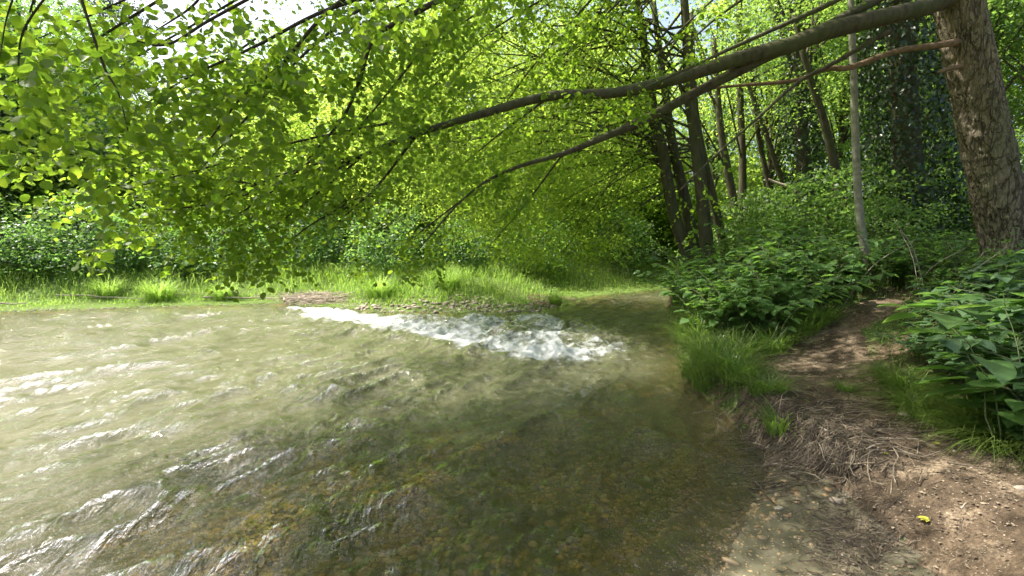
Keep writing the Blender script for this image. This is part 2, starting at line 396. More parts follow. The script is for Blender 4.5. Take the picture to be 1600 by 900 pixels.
# ------------------------------------------------------------------ ground, path, silt, water
def warp(n, c, ext, b):
    t = np.linspace(-1, 1, n); return c + ext*np.sinh(b*t)/np.sinh(b)
def grid(xs, ys, zf, keep=None):
    X, Y = np.meshgrid(xs, ys); Z = zf(X, Y); nx = len(xs)
    V = np.stack([X, Y, Z], -1).reshape(-1, 3)
    i, j = np.meshgrid(np.arange(len(xs)-1), np.arange(len(ys)-1)); a = (j*nx+i).ravel()
    Fq = np.stack([a, a+1, a+nx+1, a+nx], -1)
    if keep is not None:
        k = keep(X, Y).ravel(); Fq = Fq[k[Fq].any(1)]
        used = np.unique(Fq); rm = np.full(len(V), -1); rm[used] = np.arange(len(used)); V = V[used]; Fq = rm[Fq]
    mb = MB(); mb.add(V, Fq); return mb, V
mb, _ = grid(warp(460, 1.6, 260, 6.3), warp(460, 3.4, 260, 6.3), H)
tag(mb.build('ground', M['ground']), kind='structure')

# path: a trodden strip following the bank
path_c = np.array([(2.7,-1.5),(2.65,.8)] + [tuple(gp(*p)[:2]) for p in [(1500,900),(1440,790),(1370,715),(1300,650),(1262,595),(1270,548),(1318,508),(1375,478)]])
path_w = np.array([1.3,1.2,.95,.82,.74,.72,.6,.52,.42,.3])
def polydist(x, y, P):
    best = np.full(np.shape(x), 1e9); tt = np.zeros(np.shape(x))
    for i in range(len(P)-1):
        a = P[i]; d = P[i+1]-a; t = np.clip(((x-a[0])*d[0]+(y-a[1])*d[1])/(d@d), 0, 1)
        dd = np.hypot(x-a[0]-t*d[0], y-a[1]-t*d[1]); m = dd < best; best = np.where(m, dd, best); tt = np.where(m, i+t, tt)
    return best, tt
def path_in(x, y):
    d, t = polydist(x, y, path_c); w = np.interp(t, np.arange(len(path_w)), path_w)
    return w - d + .45*(fbm(np.asarray(x)*2.4, np.asarray(y)*2.4, 77, 5)-.5)
def pz(X, Y):
    e = path_in(X, Y); s, _ = shore(X, Y)
    return H(X, Y) + .012*sstep(0, .12, e) - .03*(1-sstep(-.1, .02, e))
mb, _ = grid(np.arange(1.2, 9, .035), np.arange(-1, 11, .035), pz, lambda X, Y: (path_in(X, Y) > -.02) & (H(X, Y) > .1))
tag(mb.build('path', M['path']), kind='structure')
def sand_in(X, Y):
    s, isr = shore(X, Y); w = np.interp(np.ravel(Y), [-3,0,2.4,3.2,3.7], [1.1,.95,.82,.35,.0])
    return np.where(isr, np.minimum(.5-s, w+s+.12), -1).reshape(np.shape(X))
def sz(X, Y):
    e = sand_in(X, Y)+.34*(fbm(X*5, Y*5, 55, 5)-.5); return H(X, Y) + .008*sstep(0, .08, e) - .03*(1-sstep(-.08, .01, e))
mb, _ = grid(np.arange(.2, 3.0, .02), np.arange(.4, 4.0, .02), sz, lambda X, Y: (sand_in(X, Y) > -.05))
tag(mb.build('shore_silt', M['sand']), kind='structure')

foam_px = [(428,479),(470,478),(600,489),(740,492),(850,492),(930,508),(985,530),(1020,548),(985,566),(900,574),(820,572),(760,556),(690,538),(610,518),(540,506),(470,496)]
FP = np.array([gz(*p)[:2] for p in foam_px])
def sdpoly(x, y, P):
    best = np.full(x.shape, 1e9); ins = np.zeros(x.shape, bool)
    for i in range(len(P)):
        ax, ay = P[i]; bx, by = P[(i+1) % len(P)]; dx, dy = bx-ax, by-ay
        t = np.clip(((x-ax)*dx+(y-ay)*dy)/(dx*dx+dy*dy), 0, 1); best = np.minimum(best, np.hypot(x-ax-t*dx, y-ay-t*dy))
        ins ^= ((ay > y) != (by > y)) & (x < (bx-ax)*(y-ay)/(by-ay+1e-12)+ax)
    return np.where(ins, best, -best)
edge_px = [(440,484),(540,505),(690,537),(760,554),(820,566),(900,570),(980,562)]
EP = np.array([gz(*p)[:2] for p in edge_px])
def wave(X, Y):
    x, y = X.ravel(), Y.ravel(); a = R(27); u = x*math.cos(a)-y*math.sin(a); v = x*math.sin(a)+y*math.cos(a)
    s, _ = shore(x, y); calm = sstep(0, 1.2, s)*.8+.2
    wx = fbm(u*.7, v*.5, 3, 2)*.8
    z = .13*(fbm(u*1.0+wx, v*.45, 61, 3)-.5) + .075*(fbm(u*2.9+wx, v*1.2+wx, 62, 3)-.5)
    rd = 1-np.abs(2*fbm(u*2.0+wx*1.5, v*.75+wx, 71, 2)-1); rd2 = 1-np.abs(2*fbm(u*5.2+wx*2, v*2.0+wx, 72, 2)-1)
    z = z + .115*(rd**2-.5) + .034*(rd2**2-.5)
    z = z*calm
    fm = sstep(-.6, .5, sdpoly(x, y, FP)); d, _ = polydist(x, y, EP)
    z += fm*(.10*(1-np.abs(2*fbm(x*3.1, y*4.2, 64, 3)-1))**2 - .04 + .20*(fbm(x*2.2, y*2.6, 63, 4)-.5) + .05*np.exp(-(d/.45)**2)*sstep(.8, 2.5, x+4))
    z += .035*np.exp(-(d/.3)**2)
    return z.reshape(X.shape)
mb, V = grid(warp(820, .2, 70, 4.3), warp(820, 5.0, 70, 4.3), wave, lambda X, Y: (shore(X, Y)[0] > -.45).reshape(X.shape))
water = tag(mb.build('water', M['water']), kind='structure')
s, isr = shore(V[:,0], V[:,1])
depth = np.maximum(0, -H(V[:,0], V[:,1], False))
clear = np.exp(-((V[:,0]-.2)/4.4)**4 - ((V[:,1]-2.0)/3.7)**4)      # clear shallows below the bank
murk = np.clip(1-np.exp(-depth*(3.4-3.2*clear)), 0, .95)
foam = sstep(-.75, .65, sdpoly(V[:,0], V[:,1], FP)+.5*(fbm(V[:,0]*1.3, V[:,1]*1.3, 9, 3)-.5))
d, tt = polydist(V[:,0], V[:,1], EP)
foam = foam*(.72+.26*np.exp(-(d/.8)**2)+.15*sstep(2.2, 4, tt)) * (.75+.5*fbm(V[:,0]*1.1, V[:,1]*1.6, 44, 3)) * (1-.35*sstep(4.6, 6, tt))
for nm, arr in (('murk', murk), ('foam', foam), ('depthn', np.clip(depth/.22, 0, 1))):
    at_ = water.data.attributes.new(nm, 'FLOAT', 'POINT'); at_.data.foreach_set('value', arr.astype(np.float32))

# ------------------------------------------------------------------ tree builders
def unit(n):
    return nrm(rng.normal(size=(n, 3)))
def clump_leaves(mb, c, r, n, size, tpl, flat=.35, droop=.25, up=.75):
    """a spray of leaves: flattened, tilted and drooping at its rim"""
    d = rng.normal(size=(n, 3))*np.array([.5, .5, .5*flat]); rr = np.hypot(d[:,0], d[:,1])
    tl = rng.normal(size=2)*.25
    d[:,2] += d[:,0]*tl[0] + d[:,1]*tl[1] - droop*rr**2
    P = c + d*r
    hor = nrm(np.stack([d[:,0], d[:,1], np.full(n, -.15)], -1) + rng.normal(size=(n,3))*.5)
    N = nrm(np.array([0,0,up]) + rng.normal(size=(n,3))*.42)
    leaves(mb, P, hor, N, size*rng.uniform(.65, 1.2, n), tpl)
def make_tree(name, seed, hgt, crown_c, crown_r, ncl, nlf, lsize, clr, leafm, barkm, trunk_r=.2, lean=(0,0), ntrunk=1, shell=.55, flat=.35, tpl=SMALL, droop=.35, base=(0,0,0)):
    """an Empty with a trunk mesh (limbs included) and a crown mesh; crown volume is an ellipsoid filled with sprays"""
    global rng
    keep = rng; rng = np.random.default_rng(seed)
    root = empty(name, base)
    tb = MB(); top = np.array([lean[0], lean[1], hgt*.85])
    for q in range(ntrunk):
        off = rng.normal(size=2)*(.5 if ntrunk > 1 else 0); n = 9; t = np.linspace(0, 1, n)
        P = np.stack([off[0]+top[0]*t**1.3+rng.normal(size=n)*.05*hgt/8, off[1]+top[1]*t**1.3+rng.normal(size=n)*.05*hgt/8, -.25+(top[2]+.25)*t], -1)
        P[0,:2] = off; Q, rr = catmull(P, trunk_r*(1-.82*t)*(1+.35*np.exp(-t*14)), 3); tube(tb, Q, rr, 9, .10, seed)
    cr = np.array(crown_r, float); cc = np.array(crown_c, float)
    u = unit(ncl*3); u = u[:ncl]
    rad = rng.uniform(shell**3, 1, ncl)**(1/3)
    C = cc + u*rad[:, None]*cr*(1+.25*(fbm(u[:,0]*2+seed, u[:,1]*2+u[:,2], seed, 2)[:, None]-.5)*2)
    C = C[C[:,2] > .15]
    lb = MB()
    for i, c in enumerate(C):
        clump_leaves(lb, c, clr*rng.uniform(.6, 1.35), int(nlf*rng.uniform(.5, 1.4)), lsize, tpl, flat, droop)
        if i % 5 == 0:
            zt = np.clip(c[2]*.55, .3, top[2]*.95); tq = zt/top[2]
            a = np.array([top[0]*tq**1.3, top[1]*tq**1.3, zt]); m = (a+c)/2+np.array([0,0,.12*np.linalg.norm(c-a)])
            Q, rr = catmull([a, m, c], [trunk_r*.34, trunk_r*.2, .012], 4); tube(tb, Q, rr, 5)
    tb.build('trunk', barkm, root); lb.build('crown', leafm, root)
    rng = keep; return root
def place(proto, first, x, y, rz=0, s=1, dz=-.05):
    o = proto if first else copy_tree(proto)
    o.location = (x, y, h1(x, y)+dz); o.rotation_euler = (0,0,rz); o.scale = (s,)*3 if np.isscalar(s) else s
    return o

# --- the old tree with the plated bark whose boughs hang over the river
big = empty('overhanging_tree', (0,0,0))
bx, by = 7.05, 6.5
tb = MB()
tp = [(1606,470,6.5,.42),(1588,425,6.5,.325),(1568,350,6.48,.285),(1549,260,6.45,.272),(1533,180,6.42,.262),(1514,90,6.4,.255),(1498,10,6.4,.25),(1488,-60,6.4,.25),(1475,-200,6.4,.23),(1470,-420,6.4,.22),(1480,-700,6.3,.1)]
P = np.array([at(*q[:3]) for q in tp]); base = P[0].copy(); big.location = (P[0][0], P[0][1], h1(P[0][0], P[0][1]))
P[0][2] = h1(P[0][0], P[0][1])-.2
off = np.array(big.location)
Q, rr = catmull(P, [q[3] for q in tp], 34); Q, rr = Q[:260], rr[:260]
nt_ = 130; tube(tb, Q-off, rr, nt_, .05, 3, cap=False)
V_ = tb.v[0].reshape(len(Q), nt_, 3); w_ = np.arange(nt_)/nt_; cumz = np.concatenate([[0], np.cumsum(np.linalg.norm(np.diff(Q, axis=0), axis=1))])
def ridge(u, v, s_): return np.abs(2*fbm(u, v, s_, 3)-1)
def per(fn, k, vs, s_): return (1-w_)[None]*fn(w_[None]*k+0*cumz[:, None], cumz[:, None]*vs, s_)+w_[None]*fn(w_[None]*k-k+0*cumz[:, None], cumz[:, None]*vs, s_)
dsp = -.030*(1-sstep(.0, .22, per(ridge, 22, 3.2, 411))) + .022*(per(lambda u, v, q: fbm(u, v, q, 4), 30, 9, 431)-.5)
V_ += nrm(V_-(Q-off)[:, None])*dsp[..., None]
trunk_o = tb.build('trunk', M['bark_plate'], big)
TW = MB(); LV = MB()                                   # twigs and leaves of this tree
def grow_twig(p, d, L, r, leaf=.060, lvl=0, droop=.5):
    n = max(4, int(L/.07)); step = L/n; P = [p]; dd = nrm(d)
    for k in range(n):
        dd = nrm(dd + rng.normal(size=3)*.16 + np.array([0, 0, -droop*step*1.5])); P.append(P[-1]+dd*step)
        if P[-1][2] < 1.46 and len(P) > 3: break
    P = np.array(P); L = step*(len(P)-1)
    if P[0][2] < 1.42: return; rad = np.linspace(r, r*.3, len(P)); tube(TW, P, rad, 4 if r < .006 else 5)
    T = nrm(np.gradient(P, axis=0))
    if lvl < 1 and L > .3:
        for k in range(2, len(P)-1):
            if rng.random() < .62:
                sd = nrm(np.cross(T[k], [0,0,1]) * (1 if k % 2 else -1) + T[k]*.7 + rng.normal(size=3)*.25)
                grow_twig(P[k], sd, L*rng.uniform(.28, .55), r*.55, leaf, lvl+1, droop)
    sc = .046
    m = int(L/sc); ts = np.linspace(.15, 1, m); idx = ts*(len(P)-1); i0 = np.minimum(idx.astype(int), len(P)-2); fr = (idx-i0)[:, None]
    pp = P[i0]*(1-fr)+P[i0+1]*fr; tt_ = T[i0]
    side = nrm(np.cross(tt_, [0,0,1.0]))*np.where(np.arange(m) % 2, 1, -1)[:, None]
    dirv = nrm(side*.8 + tt_*.5 + rng.normal(size=(m,3))*.35 + np.array([0,0,-.25]))
    N = nrm(np.array([0,0,1.0]) + rng.normal(size=(m,3))*.55)
    sz_ = leaf*rng.uniform(.42, 1.22, m); k1 = rng.random(m) < .6; q_ = pp-off+dirv*.012
    leaves(LV, q_[k1], dirv[k1], N[k1], sz_[k1], ROUND); leaves(LV, q_[~k1], dirv[~k1], N[~k1], sz_[~k1], CURLED)
def fix_tw(mb0):  # twigs were grown in world space
    mb0.v = [v-off for v in mb0.v]
def guide(pts, mat='bark', dens=7.0, L=(.35, .85), leaf=.060, start=.0, down=.6, sub=6, n=10, tw=True, wob=0.0, name='bough'):
    P = np.array([at(*q[:3]) for q in pts]); rad = np.array([q[3] for q in pts])*(.84 if name else 1)
    if rad[0] > .1: rad[0] *= 1.5
    Q, rr = catmull(P, rad, sub)
    if wob: Q = Q + rng.normal(size=Q.shape)*wob
    if name:
        m = MB(); tube(m, Q-off, rr, n, .09 if rr[0] > .03 else 0, 5); m.build(name, M[mat], big)
    else: tube(TW, Q, rr, 6)
    if tw:
        seg = np.linalg.norm(np.diff(Q, axis=0), axis=1); cum = np.concatenate([[0], np.cumsum(seg)]); tot = cum[-1]
        k = int(tot*dens*1.15*(1-start))
        for s_ in rng.uniform(start, 1, k):
            i = min(np.searchsorted(cum, s_*tot), len(Q)-1); T = nrm(Q[min(i+1, len(Q)-1)]-Q[i-1])
            a = rng.uniform(0, 2*np.pi); d = np.array([math.cos(a), math.sin(a)*.8, rng.uniform(-.75, .25)*down*1.4]) + T*.8
            grow_twig(Q[i], d, rng.uniform(*L), .0085, leaf)
    return Q
guide([(1510,-22,6.4,.13),(1460,6,6.15,.122),(1400,22,5.95,.12),(1300,46,5.7,.118),(1230,72,5.6,.11),(1160,90,5.5,.10),(1060,122,5.4,.083),(960,145,5.3,.066),(860,150,5.2,.060),(760,176,5.1,.053),(650,210,5,.036),(570,242,4.9,.022),(470,296,4.7,.012)], dens=5, start=.55, n=16)
guide([(1225,74,5.6,.085),(1170,102,5.6,.078),(1100,138,5.6,.070),(1000,190,5.6,.060),(940,216,5.6,.048),(880,240,5.6,.036),(790,268,5.6,.024),(725,310,5.5,.015),(650,395,5.4,.007)], dens=5, start=.45, n=14)
guide([(1515,62,6.4,.075),(1470,70,6.2,.046),(1400,80,6.15,.043),(1330,105,6.1,.042),(1290,108,6.1,.036),(1240,126,6.1,.030),(1140,135,6.1,.020),(1080,142,6.1,.011)], mat='bark_red', tw=False, n=12)
guide([(1515,102,6.4,.05),(1488,106,6.2,.036),(1468,112,6.1,.028)], mat='bark_red', tw=False, n=12)
guide([(1390,48,5.9,.05),(1365,62,5.9,.036),(1300,100,5.95,.03),(1245,130,6,.026),(1180,188,6,.02),(1110,250,6.1,.014),(1060,300,6.1,.008)], tw=True, dens=2.5, start=.6)
guide([(1470,-60,6.3,.10),(1400,-20,6.2,.085),(1350,10,6.0,.07),(1290,40,5.8,.05)], tw=False, n=12)
guide([(1350,-25,5.4,.04),(1300,4,5.4,.036),(1235,34,5.35,.03),(1150,72,5.3,.024),(1090,100,5.2,.018),(1000,140,5.2,.01)], dens=2, start=.5)
guide([(1180,-15,5.8,.02),(1110,36,5.8,.016),(1040,100,5.8,.011),(980,140,5.8,.007)], dens=3, start=.3)
guide([(1130,-15,5.6,.016),(1060,50,5.6,.012),(990,130,5.5,.006)], dens=4)
# boughs that come down from above the frame
up = [
 ([(800,-60,4.2,.035),(640,25,4.1,.026),(585,60,4,.022),(562,125,4,.018),(535,185,3.95,.013),(480,250,3.9,.008)], 10),
 ([(700,-40,3.7,.02),(520,12,3.5,.016),(400,72,3.4,.012),(300,118,3.3,.008),(215,170,3.2,.005)], 9),
 ([(560,-20,3.4,.018),(500,30,3.3,.015),(440,100,3.2,.012),(380,150,3.1,.009),(330,215,3.0,.006)], 9),
 ([(118,-30,2.6,.009),(147,60,2.6,.008),(166,112,2.6,.007),(185,145,2.6,.005),(200,205,2.55,.003)], 7),
 ([(90,-30,2.5,.007),(36,50,2.5,.006),(28,130,2.45,.003)], 6),
 ([(950,-30,6.6,.02),(870,60,6.6,.016),(820,120,6.5,.012),(770,190,6.4,.006)], 9),
 ([(900,-30,6.2,.016),(780,40,6.1,.012),(700,110,6,.008),(640,180,5.9,.005)], 9),
 ([(570,242,4.9,.022),(430,290,4.5,.014),(330,318,4.2,.010),(240,330,4.0,.006)], 8),
 ([(560,250,4.9,.016),(480,315,4.6,.011),(420,360,4.4,.006)], 7),
 ([(650,212,5,.02),(590,290,4.9,.013),(530,345,4.8,.007)], 6),
 ([(620,190,4.8,.016),(470,220,4.4,.012),(330,260,4.1,.009),(220,290,3.9,.005)], 8),
 ([(440,-30,3.0,.012),(330,30,2.9,.01),(260,70,2.8,.008),(200,60,2.75,.004)], 6),
 ([(620,-30,4.4,.02),(480,80,4.3,.014),(380,190,4.2,.01),(300,280,4.1,.006)], 7),
 ([(740,-20,5,.02),(650,90,4.9,.014),(560,200,4.8,.01),(470,290,4.7,.006)], 7),
 ([(330,-30,2.7,.01),(300,10,2.7,.008),(240,50,2.7,.004)], 6),
 ([(30,-30,2.4,.006),(10,30,2.4,.004),(0,90,2.4,.002)], 6),
 ([(860,150,5.4,.02),(780,210,5.7,.012),(720,260,5.9,.007)], 8),
 ([(1000,-30,7,.02),(900,70,7,.014),(840,130,7,.008)], 9),
]
up += [
 ([(570,242,4.9,.018),(480,260,4.6,.012),(370,300,4.4,.009),(275,335,4.2,.006)], 7),
 ([(500,240,4.7,.016),(410,310,4.6,.011),(345,350,4.5,.006)], 7),
 ([(540,320,4.6,.012),(480,355,4.5,.009),(445,385,4.5,.005)], 7),
 ([(430,290,4.5,.012),(330,280,4.3,.009),(250,270,4.1,.006)], 10),
 ([(725,310,5.5,.012),(660,360,5.5,.009),(600,410,5.5,.005)], 8),
 ([(880,240,5.6,.014),(820,320,5.8,.010),(760,390,5.9,.005)], 7),
 ([(300,-30,3.2,.012),(200,30,3.1,.010),(110,90,3.0,.006)], 8),
 ([(820,-30,6,.014),(690,60,6,.010),(600,140,6,.006)], 9),
]
up += [
 ([(420,-30,3.6,.012),(300,40,3.5,.009),(180,110,3.4,.006),(120,170,3.4,.003)], 9),
 ([(260,-30,3.2,.009),(150,20,3.1,.007),(60,60,3.0,.004)], 9),
 ([(400,60,3.9,.010),(300,130,3.8,.007),(200,190,3.8,.004)], 9),
 ([(330,140,4.2,.009),(230,220,4.1,.006),(170,270,4.1,.003)], 9),
 ([(60,-30,3.4,.008),(40,60,3.4,.005),(60,130,3.4,.003)], 8),
 ([(700,-30,5.4,.012),(560,40,5.3,.009),(430,90,5.2,.005)], 9),
]
for g, dn in up: guide(g, mat='bark_twig', dens=dn*1.12, n=6, down=.8, name='bough')
# unseen crown above the frame: clumps added sunward to dapple path and water
shade_clumps = MB()
sh = np.array(sdir)/sdir.z
for k in range(420):
    gx = rng.uniform(-2.5, 9.5) if k < 330 else rng.uniform(-1.1, 2.0); gy = rng.uniform(.3, 12.5)
    if gx < -1.1 and gy < 9: continue
    dark = (-2.4 < gx < 1.6) and (2.2 < gy < 7)
    if float(fbm([gx*.85], [gy*.85], 303, 3)[0]) < (.40 if dark else .525): continue
    lo = 1.9+.5*max(gy, 0)+1.0; z = max(rng.uniform(4.4, 9.5), lo+rng.uniform(0, 1.5))
    x, y = gx+sh[0]*z, gy+sh[1]*z
    for q in range(2):
        c = np.array([x, y, z]) + rng.normal(size=3)*np.array([.6,.6,.3])
        if c[2]-.5 < 1.9+.5*c[1]: continue
        clump_leaves(shade_clumps, c-off, .62, 330, .085, SMALL, .45, .3)
    if k % 8 == 0: a = P[8] + np.array([0,0,rng.uniform(0, 1.5)]); Q, rr = catmull([a, (a+[x,y,z])/2+[0,0,1.2], [x,y,z]], [.05,.03,.01], 5); tube(TW, Q, rr, 5)
for k in range(70):  # more unseen clumps, added between sun and trunk to shade the bark
    tp_ = off+np.array([rng.uniform(-.6,.4), 0, rng.uniform(.6, 5.5)]); c = tp_+np.array(sdir)*rng.uniform(2, 7)+rng.normal(size=3)*.3
    if c[2]-.4 > 1.9+.5*c[1]: clump_leaves(shade_clumps, c-off, .6, 90, .08, SMALL, .3, .3)
LV.v += shade_clumps.v  # added shade foliage joins the visible leaves in the crown mesh
for k_, L_ in shade_clumps.f.items(): LV.f.setdefault(k_, []).extend([a_+LV.n for a_ in L_])
LV.n += shade_clumps.n
fix_tw(TW)
TW.build('twigs', M['bark_twig'], big); LV.build('crown', M['leaf_near'], big)
tag(big, 'large old tree with cracked bark at the right edge, boughs reaching over the river', 'tree')

# --- leaning trees on the right bank whose crowns hang over the river
GR = 'leaning trees on the river bank'
riv = [ # base px, depth, lean to px,py at top; crown centre px,py,depth, radii, label
 ((1092,Y0), tops, cc, cr, n, lab) for (Y0, tops, cc, cr, n, lab) in []]
def bank_tree(seed, pts, cc, cr, ncl, label, barkm='bark_dark', nlf=95, leafm='leaf_river', group=GR, lsize=.085, clr=.8, limbs=True):
    global rng
    keep = rng; rng = np.random.default_rng(seed)
    P = np.array([at(*q[:3]) for q in pts]); g = h1(P[0][0], P[0][1]); P[0][2] = g-.15
    o0 = np.array([P[0][0], P[0][1], g]); root = empty('riverside_tree', tuple(o0))
    Q, rr = catmull(P-o0, [q[3] for q in pts], 5); tb = MB(); tube(tb, Q, rr, 12, .12, seed)
    lb = MB()
    if ncl:
        c0 = at(*cc)-o0; u = unit(ncl); C = c0 + u*(rng.uniform(.2, 1, ncl)**(1/3))[:, None]*np.array(cr)
        C = C[C[:,2]+g > .75]
        for i, c in enumerate(C):
            clump_leaves(lb, c, clr*rng.uniform(.6, 1.3), int(nlf*rng.uniform(.5, 1.4)), lsize, SMALL, .4, .4)
            if limbs and i % 8 == 0:
                a = Q[min(len(Q)-1, int(len(Q)*rng.uniform(.45, 1)))]; m = (a+c)/2 + np.array([0,0,.25])
                q2, r2 = catmull([a, m, c], [.034,.02,.007], 4); tube(tb, q2, r2, 5)
    tb.build('trunk', M[barkm], root)
    if ncl: lb.build('crown', M[leafm], root)
    rng = keep; return tag(root, label, 'tree', group)
bank_tree(101, [(1086,455,12,.24),(1075,400,12,.17),(1052,330,12,.15),(1036,240,12,.135),(1022,180,12,.12),(1005,60,12,.10),(985,-80,12,.07)], (800,190,12.2), (3.6,2.2,3.9), 230, 'leaning trunk nearest the water in the clump at the river bend, crown over the rapids')
bank_tree(102, [(1100,455,12.6,.22),(1084,380,12.6,.15),(1068,300,12.6,.14),(1050,220,12.6,.12),(1040,150,12.6,.10),(1020,0,12.6,.07)], (690,120,13.5), (3.6,2.2,4.2), 170, 'dark leaning trunk just right of the one nearest the water, in the bend clump')
bank_tree(103, [(1112,450,11.5,.22),(1104,380,11.5,.165),(1096,300,11.5,.15),(1086,215,11.5,.135),(1077,150,11.5,.12),(1072,40,11.5,.10),(1060,-120,11.5,.06)], (850,95,11.6), (2.7,2.0,3.8), 150, 'stoutest upright trunk in the clump of trees at the river bend')
bank_tree(104, [(1140,430,12.8,.16),(1128,370,12.8,.12),(1112,300,12.8,.11),(1096,230,12.8,.10),(1085,150,12.8,.08),(1080,20,12.8,.06)], (880,290,12.8), (2.5,1.8,2.4), 120, 'slender curved trunk at the right of the river bend clump')
bank_tree(105, [(1168,420,14,.15),(1150,330,14,.115),(1135,255,14,.11),(1125,190,14,.09),(1115,60,14,.07)], (1050,20,14), (2.4,2,2.6), 32, 'thin dark trunk leaning left between the bend clump and the ivy covered trees')
bank_tree(106, [(1162,420,15,.14),(1160,330,15,.12),(1160,240,15,.11),(1157,160,15,.10),(1155,0,15,.08)], (1180,20,15), (2.4,2,3.0), 40, 'straight thin trunk standing alone with sky behind it right of the bend clump')
bank_tree(107, [(1240,400,15,.11),(1215,330,15,.09),(1195,260,15,.08),(1182,190,15,.07),(1170,60,15,.05)], (1190,80,16), (2.4,2,3.2), 40, 'slim trunk leaning left behind the large leaved plants')
bank_tree(108, [(1262,400,14,.12),(1240,320,14,.09),(1218,270,14,.08),(1190,190,14,.06),(1150,80,14,.04)], (1260,60,17), (2.6,2,3.2), 40, 'slim trunk leaning left beside the broken pale branch')
bank_tree(109, [(1325,400,11,.14),(1312,300,11,.10),(1300,240,11,.09),(1285,180,11,.085),(1262,110,11,.07),(1240,20,11,.05)], (1290,40,12), (2.2,1.8,2.4), 40, 'mottled trunk with a low fork left of the pale straight sapling', leafm='leaf_wood')
bank_tree(110, [(1368,452,7.4,.09),(1362,430,7.4,.066),(1350,385,7.4,.060),(1342,320,7.4,.056),(1337,230,7.4,.053),(1334,130,7.4,.050),(1331,40,7.4,.047),(1328,-80,7.4,.043),(1326,-300,7.4,.03)], (1330,-330,7.4), (2.4,2,1.8), 40, 'pale straight sapling trunk with peeled bark near its foot', 'bark_pale', leafm='leaf_wood', group='slim trees by the path', limbs=False)

# --- ivy covered trees
def ivy_tree(seed, pts, spread, n, label, ncr=50, cc=None, cr=None):
    global rng
    keep = rng; rng = np.random.default_rng(seed)
    P = np.array([at(*q[:3]) for q in pts]); g = h1(P[0][0], P[0][1]); P[0][2] = g-.2; o0 = np.array([P[0][0], P[0][1], g])
    root = empty('ivy_covered_tree', tuple(o0)); Q, rr = catmull(P-o0, [q[3] for q in pts], 5); tb = MB(); tube(tb, Q, rr, 12, .15, seed)
    iv = MB(); idx = rng.integers(0, len(Q), n); a = rng.uniform(0, 2*np.pi, n)
    lump = spread*(.45+.95*fbm(np.cos(a)*1.2+idx*.35, np.sin(a)*1.2+idx*.3, seed, 3))
    rad = rr[idx]+lump*rng.uniform(.25, 1, n)**.6
    D = np.stack([np.cos(a), np.sin(a), rng.uniform(-.3,.3,n)], -1); pp = Q[idx]+D*rad[:, None]+rng.normal(size=(n,3))*np.array([.05,.05,.25])
    leaves(iv, pp, nrm(rng.normal(size=(n,3))*.5+np.array([0,0,-1])), nrm(D+rng.normal(size=(n,3))*.5+np.array([0,0,.4])), .085*rng.uniform(.6,1.3,n), SMALL)
    lb = MB(); c0 = at(*cc)-o0
    for c in c0+unit(ncr)*(rng.uniform(.2,1,ncr)**(1/3))[:, None]*np.array(cr):
        clump_leaves(lb, c, .8, 90, .09, SMALL, .35, .35)
        if rng.random() < .25: q2, r2 = catmull([Q[int(len(Q)*rng.uniform(.5,.99))], (Q[-3]+c)/2, c], [.05,.03,.01], 4); tube(tb, q2, r2, 5)
    tb.build('trunk', M['bark_dark'], root); iv.build('ivy', M['leaf_ivy'], root); lb.build('crown', M['leaf_wood'], root)
    rng = keep; return tag(root, label, 'tree', 'ivy covered trees')
ivy_tree(121, [(1440,415,9.2,.34),(1432,360,9.2,.25),(1420,260,9.2,.24),(1412,150,9.2,.22),(1405,40,9.2,.2),(1400,-100,9.2,.18),(1398,-300,9.2,.12)], .62, 14000, 'broad dark tree wrapped in ivy behind the pale sapling and left of the old trunk', 60, (1400,-120,9.5), (2.6,2,2.2))
ivy_tree(122, [(1262,370,13.5,.25),(1258,300,13.5,.2),(1252,200,13.5,.18),(1250,130,13.5,.17),(1245,0,13.5,.15),(1240,-150,13.5,.1)], .42, 7000, 'narrow ivy wrapped trunk in the wood beyond the broken pale branch', 50, (1240,-20,14), (2.4,2,2.4))

# --- background wood: prototypes and copies
def protos(): pass
GL = 'trees behind the far bank'
tA = make_tree('broadleaf_tree', 31, 15, (0,0,7.6), (5.2,4.6,7.0), 330, 105, .17, 1.5, M['leaf_cool'], M['bark_dark'], .28, shell=.5)
tB = make_tree('broadleaf_tree', 32, 13, (0,0,6.4), (4.4,4.2,5.8), 300, 105, .15, 1.3, M['leaf_river'], M['bark_dark'], .22, shell=.45)
tC = make_tree('broadleaf_tree', 33, 17, (0,0,9.5), (5.0,4.6,6.8), 300, 105, .18, 1.5, M['leaf_wood'], M['bark_pale'], .30, shell=.45)
tD = make_tree('slender_tree', 34, 14, (0,0,9.0), (3.0,2.8,5.2), 120, 90, .12, .9, M['leaf_shade'], M['bark_dark'], .14, shell=.2)
def put(proto, used, label, px, Y, s, rz, group, cat='tree', dz=-.05):
    Y = Y+(2.0 if cat == 'tree' and px < 1050 else 0)+(1.5 if cat == 'tree' and px < 150 else 0); x = (px-800)/F*Y; o = place(proto, not used, x, Y, rz, (s,s,s*(.95 if px < 150 else .8)) if cat == 'tree' and px < 600 else s, dz); tag(o, label, cat, group); return True
uA = uB = uC = uD = False
for lab, px, Y, s, rz in [
  ('tall dense tree at the left edge above the grassy bank', -60, 17, 1.0, .3),
  ('broad cool green tree second from the left edge behind the grass', 70, 18, .98, 1.9),
  ('dense tree outside the left edge leaning over the grass', -330, 16, 1.05, 4.2),
  ('lower rounded tree under the patch of open sky', 215, 20.5, .68, 2.7),
  ('cool green tree behind the first trees at the left edge', -20, 26, 1.15, 5.1),
  ('distant tree right of the patch of open sky, above the rapids', 640, 31, 1.0, .9)]:
    uA = put(tA, uA, lab, px, Y, s, rz, GL)
